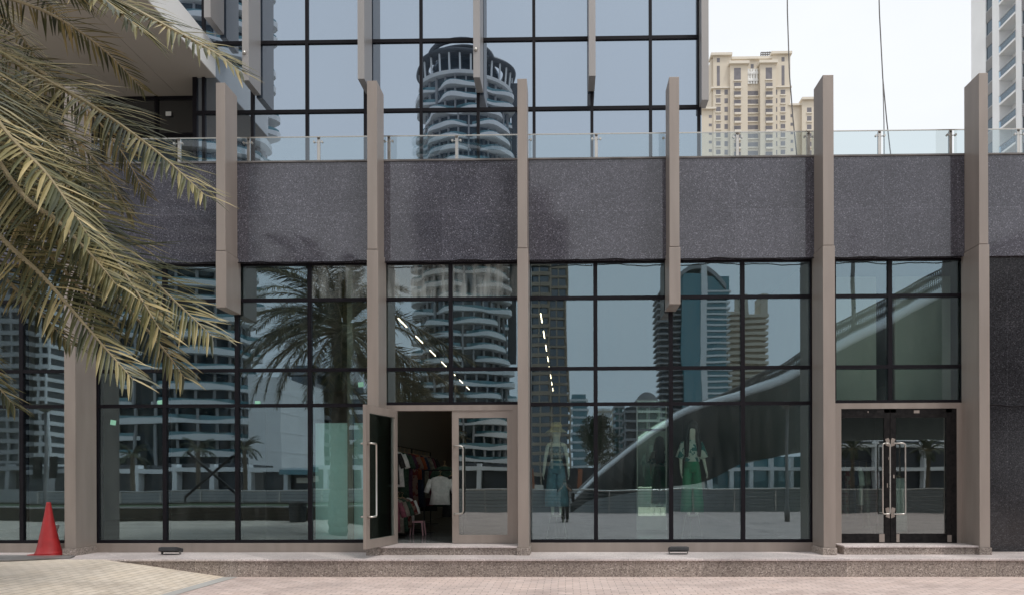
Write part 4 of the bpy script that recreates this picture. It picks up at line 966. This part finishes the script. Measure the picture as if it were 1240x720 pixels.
low_row(860, 985, 552, 100, 'glass office block with a white grid mirrored under the bridge', 3.0, 'far_teal', 'white_render', 3)
low_row(1000, 1240, 532, 90, 'white banded waterfront building mirrored in the black double door', 3.0, 'window_dark', 'white_render', 6)
low_row(-80, 56, 562, 78, 'low market building mirrored at the left edge', 2.9, 'window_dark', 'grey_facade')
# promenade railing behind the camera
t = thing('promenade_railing', (0,-8.3,0), 'horizontal steel railing along the canal edge, mirrored across the shop windows', 'railing')
m = MB(); m.tube([(-26,-8.35,1.12),(26,-8.35,1.12)], .045, 8); m.build('handrail', 'steel', t, smooth=True)
for z in (.25,.42,.59,.76,.93): m = MB(); m.tube([(-26,-8.35,z),(26,-8.35,z)], .016, 6); m.build('rail', 'dull_metal', t)
for k in range(27): x = -26+2*k; m = MB(); m.box(x-.03,x+.03,-8.4,-8.3,0 if x > KX-2 else .28,1.1); m.build('post', 'steel', t)
m = MB(); m.box(-60,60,-31.15,-30.95,-.04,.85); tag(m.build('parapet_wall', 'concrete'), 'pale parapet wall on the far side of the canal, mirrored in the glass', 'wall')
# lawn bed with a low kerb wall to the left of the camera
t = thing('planter_bed', (-11,1,0), 'low walled grass bed on the left of the pavement, mirrored in the left panes', 'planter')
m = MB(); 
for q in ((-24,-6.7,2.4,2.6),(-24,-6.7,-3.0,-2.8),(-6.9,-6.7,-2.8,2.4)): m.box(q[0],q[1],q[2],q[3],0,.72)
m.build('kerb_wall', 'soil', t)
m = MB(); m.box(-24,-6.7,2.36,2.64,.721,.77); m.box(-6.94,-6.66,-3,2.35,.721,.77); m.build('coping', 'concrete', t)
m = MB(); m.box(-24,-6.9,-2.8,2.4,.1,.66); m.build('turf', 'grass_green', t)
# crossed dark bars standing behind the planter
a, b, c_, d_ = mir(226,547,32), mir(290,601,32), mir(223,601,31.8), mir(280,552,31.8)
t = thing('crossed_frame', (a.x, a.y, 0), 'dark X-shaped frame on legs, mirrored behind the small palms', 'frame')
m = MB(); m.tube([a, b], .07, 8); m.build('bar', 'black_frame', t)
m = MB(); m.tube([c_, d_, (d_.x+.12,d_.y,d_.z+.05), (d_.x+.2,d_.y,d_.z-.2)], .07, 8); m.build('bar', 'black_frame', t)
for q in (b, c_): m = MB(); m.tube([q, (q.x,q.y,0)], .05, 8); m.build('leg', 'black_frame', t)
# litter bin
c = mir(362, 641, 21.5); t = thing('litter_bin', (c.x, c.y, rampz(c.x)), 'dark litter bin mirrored low in the third left pane', 'bin'); z = rampz(c.x)
m = MB(); m.ell([(c.x,c.y,z,.25,.25),(c.x,c.y,z+.6,.27,.27)], 20); m.build('body', 'black_rubber', t); m = MB(); m.ell([(c.x,c.y,z+.602,.3,.3),(c.x,c.y,z+.67,.28,.28)], 20); m.build('lid', 'dull_metal', t)
# lamp posts
def lamp(px, pyb, pyt, Yv, label, h2=None):
    c = mir(px, pyb, Yv); z0 = 0 if c.x > KX else rampz(c.x); zt = mir(px, pyt, Yv).z
    t = thing('lamp_post', (c.x, c.y, z0), label, 'lamp post', 'lamp posts on the promenade')
    m = MB(); m.tube([(c.x,c.y,z0),(c.x,c.y,z0+.5),(c.x,c.y,z0+.52),(c.x,c.y,zt-.25)], [.1,.1,.065,.05], 12); m.build('pole', 'dull_metal', t, smooth=True)
    m = MB(); m.ell([(c.x,c.y,zt-.25,.08,.08),(c.x,c.y,zt-.1,.30,.30),(c.x,c.y,zt,.33,.33),(c.x,c.y,zt+.03,.1,.1)], 20); m.build('lamp_head', 'dull_metal', t); return t, c
lamp(953, 632, 487, 25.8, 'grey lamp post mirrored near the right edge of the mannequin window')
t, c = lamp(55, 628, 490, 26.5, 'grey lamp post with two dark panels mirrored above the cone')
for s in (-1,1):
    m = MB(); m.box(c.x+s*.15, c.x+s*.45, c.y-.03, c.y+.03, 1.75, 2.6); m.build('sign_panel', 'black_frame', t)
# ================================================================ the footbridge ramp
def bs(i): return .35+.65*min(1, i/34)
BP = [(690,606,33,45,612),(733,566,35,47,600),(800,514,37,47,590),(850,489,38,47,584),(900,475,38.5,47,560),(953,455,39,48,546),(1011,421,39,49,472),(1075,388,39,50,461),(1137,354,39,51,450),(1220,318,39,52,436),(1330,285,39,53,420)]
BR = thing('footbridge', mir(900, 600, 40), 'sweeping pale concrete footbridge with a mesh parapet, mirrored in the right-hand windows', 'bridge')
near = catmull([mir(a, b, c) for a, b, c, d, e in BP], 6); far = catmull([mir(a, e, d) for a, b, c, d, e in BP], 6)
m = MB(); ringsB = []
for p, q in zip(near, far):
    farTop = Vector((q.x, q.y, p.z-.1))
    q2 = Vector((q.x, q.y, min(q.z, p.z-1.2)))
    f_ = bs(len(ringsB)); ringsB.append([p+Vector((0,.0,.25*f_)), p+Vector((0,.28,.12*f_)), p+Vector((0,.3,-.2*f_)), p+Vector((0,.1,-.38*f_)), p.lerp(q2,.25)+Vector((0,0,-.35)), p.lerp(q2,.6)+Vector((0,0,-.25)), q2, farTop, p+Vector((0,-.35,.2*f_))])
m.loft([[r[6], r[7], r[8]+Vector((0,-.05,-.1)), r[3]+Vector((0,-.02,.02)), r[4], r[5]] for r in ringsB]); m.build('deck', 'shaded_concrete', BR)  # pale concrete deck, coloured darker to stand for underside shade
m = MB(); m.loft([[r[0], r[1], r[2], r[3], r[3]+Vector((0,-.3,.1)), r[8]] for r in ringsB]); m.build('edge_beam', 'white_render', BR, smooth=True)
E2 = [(900,562),(953,550),(985,545),(1011,534),(1137,531),(1330,528)]
f1 = catmull([mir(a, {900:552,953:536,985:492,1011:462,1137:438,1330:405}[a], 48) for a, b in E2], 5); f2 = catmull([mir(a, b, 58) for a, b in E2], 5)
m = MB(); m.loft([[p, q, q+Vector((0,0,.4)), Vector((q.x, q.y, p.z+.3))] for p, q in zip(f1, f2)]); m.build('far_span', 'shaded_concrete', BR)
m = MB(); RH = [1.15*min(1, max(.03, (i-19)/16)) for i in range(len(near))]; top_ = [p+Vector((0,-.1,.15+h)) for p, h in zip(near, RH)]; m.tube(top_, .05, 6); m.build('handrail', 'dull_metal', BR)
m = MB()
for i in range(0, len(near)-1):
    a, b = near[i], near[i+1]
    for k in range(5):
        p = a.lerp(b, k/5); q = a.lerp(b, (k+1)/5); h = RH[i]
        m.tube([p+Vector((0,-.1,.2)), q+Vector((0,-.1,.15+h))], .03, 4); m.tube([q+Vector((0,-.1,.2)), p+Vector((0,-.1,.15+h))], .03, 4)
m.build('mesh_parapet', 'dull_metal', BR)
a = mir(1033, 400, 39); b = mir(1033, 300, 39); m = MB(); m.tube([a, (a.x, a.y, b.z+1)], .12, 8); m.build('mast', 'dull_metal', BR)
# ================================================================ photographer behind the camera
pc = Vector((-.16, -.85, 0))
t = thing('person', pc, 'person in dark clothes with raised arms, mirrored below the feet of the hat mannequin', 'person')
figure('body', (pc.x, pc.y, 0), 'skin', t, (((-.26,.12,1.20),(-.09,.30,1.38)), ((.26,.12,1.20),(.09,.30,1.38))), H=1.72, face=0)
m = MB(); P0 = (pc.x, pc.y, 0)
add_rings(m, P0, [(0,0,.80,.165,.125),(0,0,.92,.16,.12),(0,0,1.0,.14,.11)], 18)
for s in (-1,1): add_rings(m, P0, [(s*.08,.02,.10,.07,.08),(s*.085,0,.48,.075,.085),(s*.085,0,.85,.095,.11)], 14)
m.build('trousers', 'garment_black', t, smooth=True)
m = MB(); add_rings(m, P0, [(0,0,.90,.17,.13),(0,0,1.1,.15,.12),(0,0,1.28,.18,.13),(0,0,1.39,.17,.10),(0,0,1.45,.07,.07)], 18)
for s in (-1,1): sleeve(m, P0, (s*.15,0,1.38), (s*.26,.12,1.19), .07, .06)
m.build('shirt', 'garment_black', t, smooth=True)
m = MB(); add_rings(m, P0, [(0,-.02,1.52,.085,.09),(0,-.03,1.62,.108,.11),(0,-.01,1.70,.10,.11),(0,0,1.75,.05,.06)], 16); m.build('hair', 'hair_black', t, smooth=True)
m = MB()
for s in (-1,1): m.rbox((pc.x+s*.08, pc.y+.05, .04), (.09,.27,.08))
m.build('shoes', 'garment_black', t, bevel=.02)
m = MB(); m.rbox((pc.x+.32, pc.y, .95), (.14,.32,.34)); tag(m.build('shoulder_bag', 'garment_black', bevel=.04), 'black bag hanging at the side of the photographer', 'bag')
# ================================================================ directly visible towers behind
YB = 265.0
t = thing('beige_tower', at(905, 560, YB), 'ornate beige apartment tower with stepped wings rising behind the terrace railing', 'building')
def bpx(x0, x1, y0, y1): a, b = at(x0, y0, YB), at(x1, y1, YB); return a.x, b.x, b.z, a.z
m = MB()
def wb(x0, x1, ytop, yoff, dep=18):
    a, b, _, zt = bpx(x0, x1, ytop, ytop); m.box(a, b, YB+yoff, YB+yoff+dep, -.5, zt)
wb(861,956.5,72,0); wb(863,884.5,69,-1.0); wb(934,956,67.5,-1.0); wb(882.5,903.5,82,-2.2,6); wb(918.5,937.5,81,-2.2,6); 
wb(846,866,134,-.6); wb(954,970,129.5,-.5); wb(969,1000,125,-2.0,14)
m.build('wall', 'beige_stone', t)
def cornice(x0, x1, y, h, yoff, pr=.9):
    a, b, zb_, zt = bpx(x0, x1, y, y+h); mm = MB(); mm.box(a, b, YB+yoff-pr, YB+yoff+4, zb_, zt); mm.build('cornice', 'beige_trim', t)
cornice(860,885.5,67.5,2.6,-1); cornice(885,934,70.5,2.2,0); cornice(932.5,957.5,65.8,2.6,-1); cornice(881,905,79.5,3,-2.2); cornice(917,939,78.6,3,-2.2)
cornice(860.5,884,108,1.4,-1,.5); cornice(935,957.5,107,1.4,-1,.5); cornice(846,866.5,132.2,2,-.6); cornice(953.5,970,127.8,2,-.5); cornice(968.5,1001,122.6,2.4,-2)
def bwin(x0, x1, y0, y1, yoff):
    a, b, zb_, zt = bpx(x0, x1, y0, y1); mm = MB(); mm.box(a, b, YB+yoff-.05, YB+yoff+.3, zb_, zt); w_ = mm.build('window', 'window_grey', t)
    if x1-x0 > 5: mm = MB(); mm.box(a-.2, b+.2, YB+yoff-.35, YB+yoff-.052, zb_-.45, zb_); mm.build('sill', 'beige_trim', w_)
def balc(x0, x1, y0, y1, yoff):
    a, b, zb_, zt = bpx(x0, x1, y0, y1); mm = MB(); mm.box(a, b, YB+yoff-.05, YB+yoff+.3, zb_, zt); w_ = mm.build('balcony', 'window_grey', t)
    h = zt-zb_; mm = MB(); mm.box(a, b, YB+yoff-.9, YB+yoff-.6, zb_-.2, zb_+h*.22); mm.box(a, b, YB+yoff-.6, YB+yoff-.06, zb_-.3, zb_-.1); mm.build('balustrade', 'beige_trim', w_)
for k in range(10):
    y = 110.6+10.35*k
    for x0, x1, yo in ((866.4,871.8,-1),(876.6,880.6,-1),(937.6,939.4+.8,-1.0),(944.3,949.8,-1.0)): bwin(x0, x1, y+.2, y+6, yo)
    balc(887.2,895.4,y-6.2 if k == 0 else y-6.0+ .0, y+1.2, -2.2) if k > -1 else None
    balc(925,933.4,y-6.0,y+1.2,-2.2)
    bwin(903.8,917.9,y,y+5.6,0)
for k in range(6):
    bwin(858,861.6,140.7+10.3*k,143.9+10.3*k,-.6); bwin(956.6,960,139.5+10.3*k,143+10.3*k,-.5); bwin(975,980.4,134+10.3*k,140+10.3*k,-2)
for x0, x1, y0, y1, yo in ((867.4,871,82,106,-1),(867.4,871,72.6,77.6,-1),(945.4,949,81.5,105.5,-1),(945.4,949,71.6,76.6,-1),(909,912.6,78,83.2,0),(887.2,895.4,86.8,101.5,-2.2),(925.2,932.8,86.4,100.5,-2.2)): bwin(x0, x1, y0, y1, yo)
a, b, z0, z1 = bpx(904.6,917.4,84.5,102.5); m = MB()
for k in range(4):
    x = a+(b-a)*(k+.5)/4; m.box(x-.35, x+.35, YB-.5, YB-.02, z0, z1); m.ell([(x,YB-.4,z0+1,.7,.3),(x,YB-.4,z0+1.6,.8,.3),(x,YB-.4,z0+2.4,.3,.2)], 10); m.ell([(x,YB-.4,z1-2.4,.3,.2),(x,YB-.4,z1-1.8,.8,.3),(x,YB-.4,z1-1,.6,.3)], 10)
m.build('stone_grille', 'white_panel', t)
a, b, z0, z1 = bpx(924,938,57,67.6); m = MB()
for k in range(5): z = z0+(z1-z0)*k/4.6; m.box(a, b-.5*k*.0, YB+3, YB+3.3, z, z+.35)
for k in range(6): x = a+(b-a)*k/5; m.box(x-.12, x+.12, YB+3.1, YB+3.4, z0-1.5, z1-.3+.25*k*.5)
m.build('roof_screen', 'dull_metal', t)
# white tower at the right edge, its side wall running towards the camera
XW = 60.0
t = thing('white_tower', (XW, 80, 0), 'tall white apartment tower with recessed balconies at the right edge of the sky', 'building')
def yof(px):  # depth where the plane x = XW crosses an image column
    d = CM.to_3x3() @ Vector(((px-CX)/F, 0, -1)); return XW*d.y/d.x
def zof(px, py): return at(px, py, yof(px)).z
ycuts = [yof(1177.5), yof(1195), yof(1203), yof(1211.5), yof(1231.5), yof(1238.5), yof(1247), yof(1258), yof(1280)]
FH = 3.48; ZB = zof(1199, 55)      # head of one window
ztop = 95; 
m = MB(); m.box(XW+1.7, XW+30, 60, ycuts[0], -.5, ztop)
def wall(y1, y0): m.box(XW, XW+1.69, y0, y1, -.5, ztop)
wall(ycuts[0], ycuts[1]); wall(ycuts[2], ycuts[3]); wall(ycuts[4], ycuts[5]); wall(ycuts[6], ycuts[7]); m.box(XW, XW+1.69, 60, ycuts[8], -.5, ztop)
m.build('wall', 'white_render', t)
for k in range(-9, 6):
    z = ZB+FH*k
    for y1, y0 in ((ycuts[1], ycuts[2]), (ycuts[5], ycuts[6])):
        mm = MB(); mm.box(XW+.15, XW+.3, y0, y1, z-1.75, z); w_ = mm.build('window', 'far_glass', t)
        mm = MB(); mm.box(XW+.1, XW+.35, y0, y1, z-FH+.0, z-1.78); 
        for q in range(6): mm.box(XW+.02, XW+.099, y0, y1, z-FH+.12+.26*q, z-FH+.24+.26*q)
        mm.build('louvre', 'grey_facade', w_)
    for y1, y0 in ((ycuts[3], ycuts[4]), (ycuts[7], ycuts[8])):
        mm = MB(); mm.box(XW-.1, XW+1.69, y0, y1, z-2.95, z-2.65); b_ = mm.build('balcony', 'white_render', t)
        mm = MB(); mm.box(XW-.08, XW-.04, y0, y1, z-2.6, z-1.7); mm.build('balustrade', 'rail_glass', b_)
        mm = MB(); mm.box(XW-.1, XW-.02, y0, y1, z-1.69, z-1.62); mm.build('handrail', 'grey_facade', b_)
        mm = MB(); mm.box(XW+1.6, XW+1.69, y0+.3, y1-1.2, z-2.6, z-.4); mm.build('window', 'window_dark', b_)
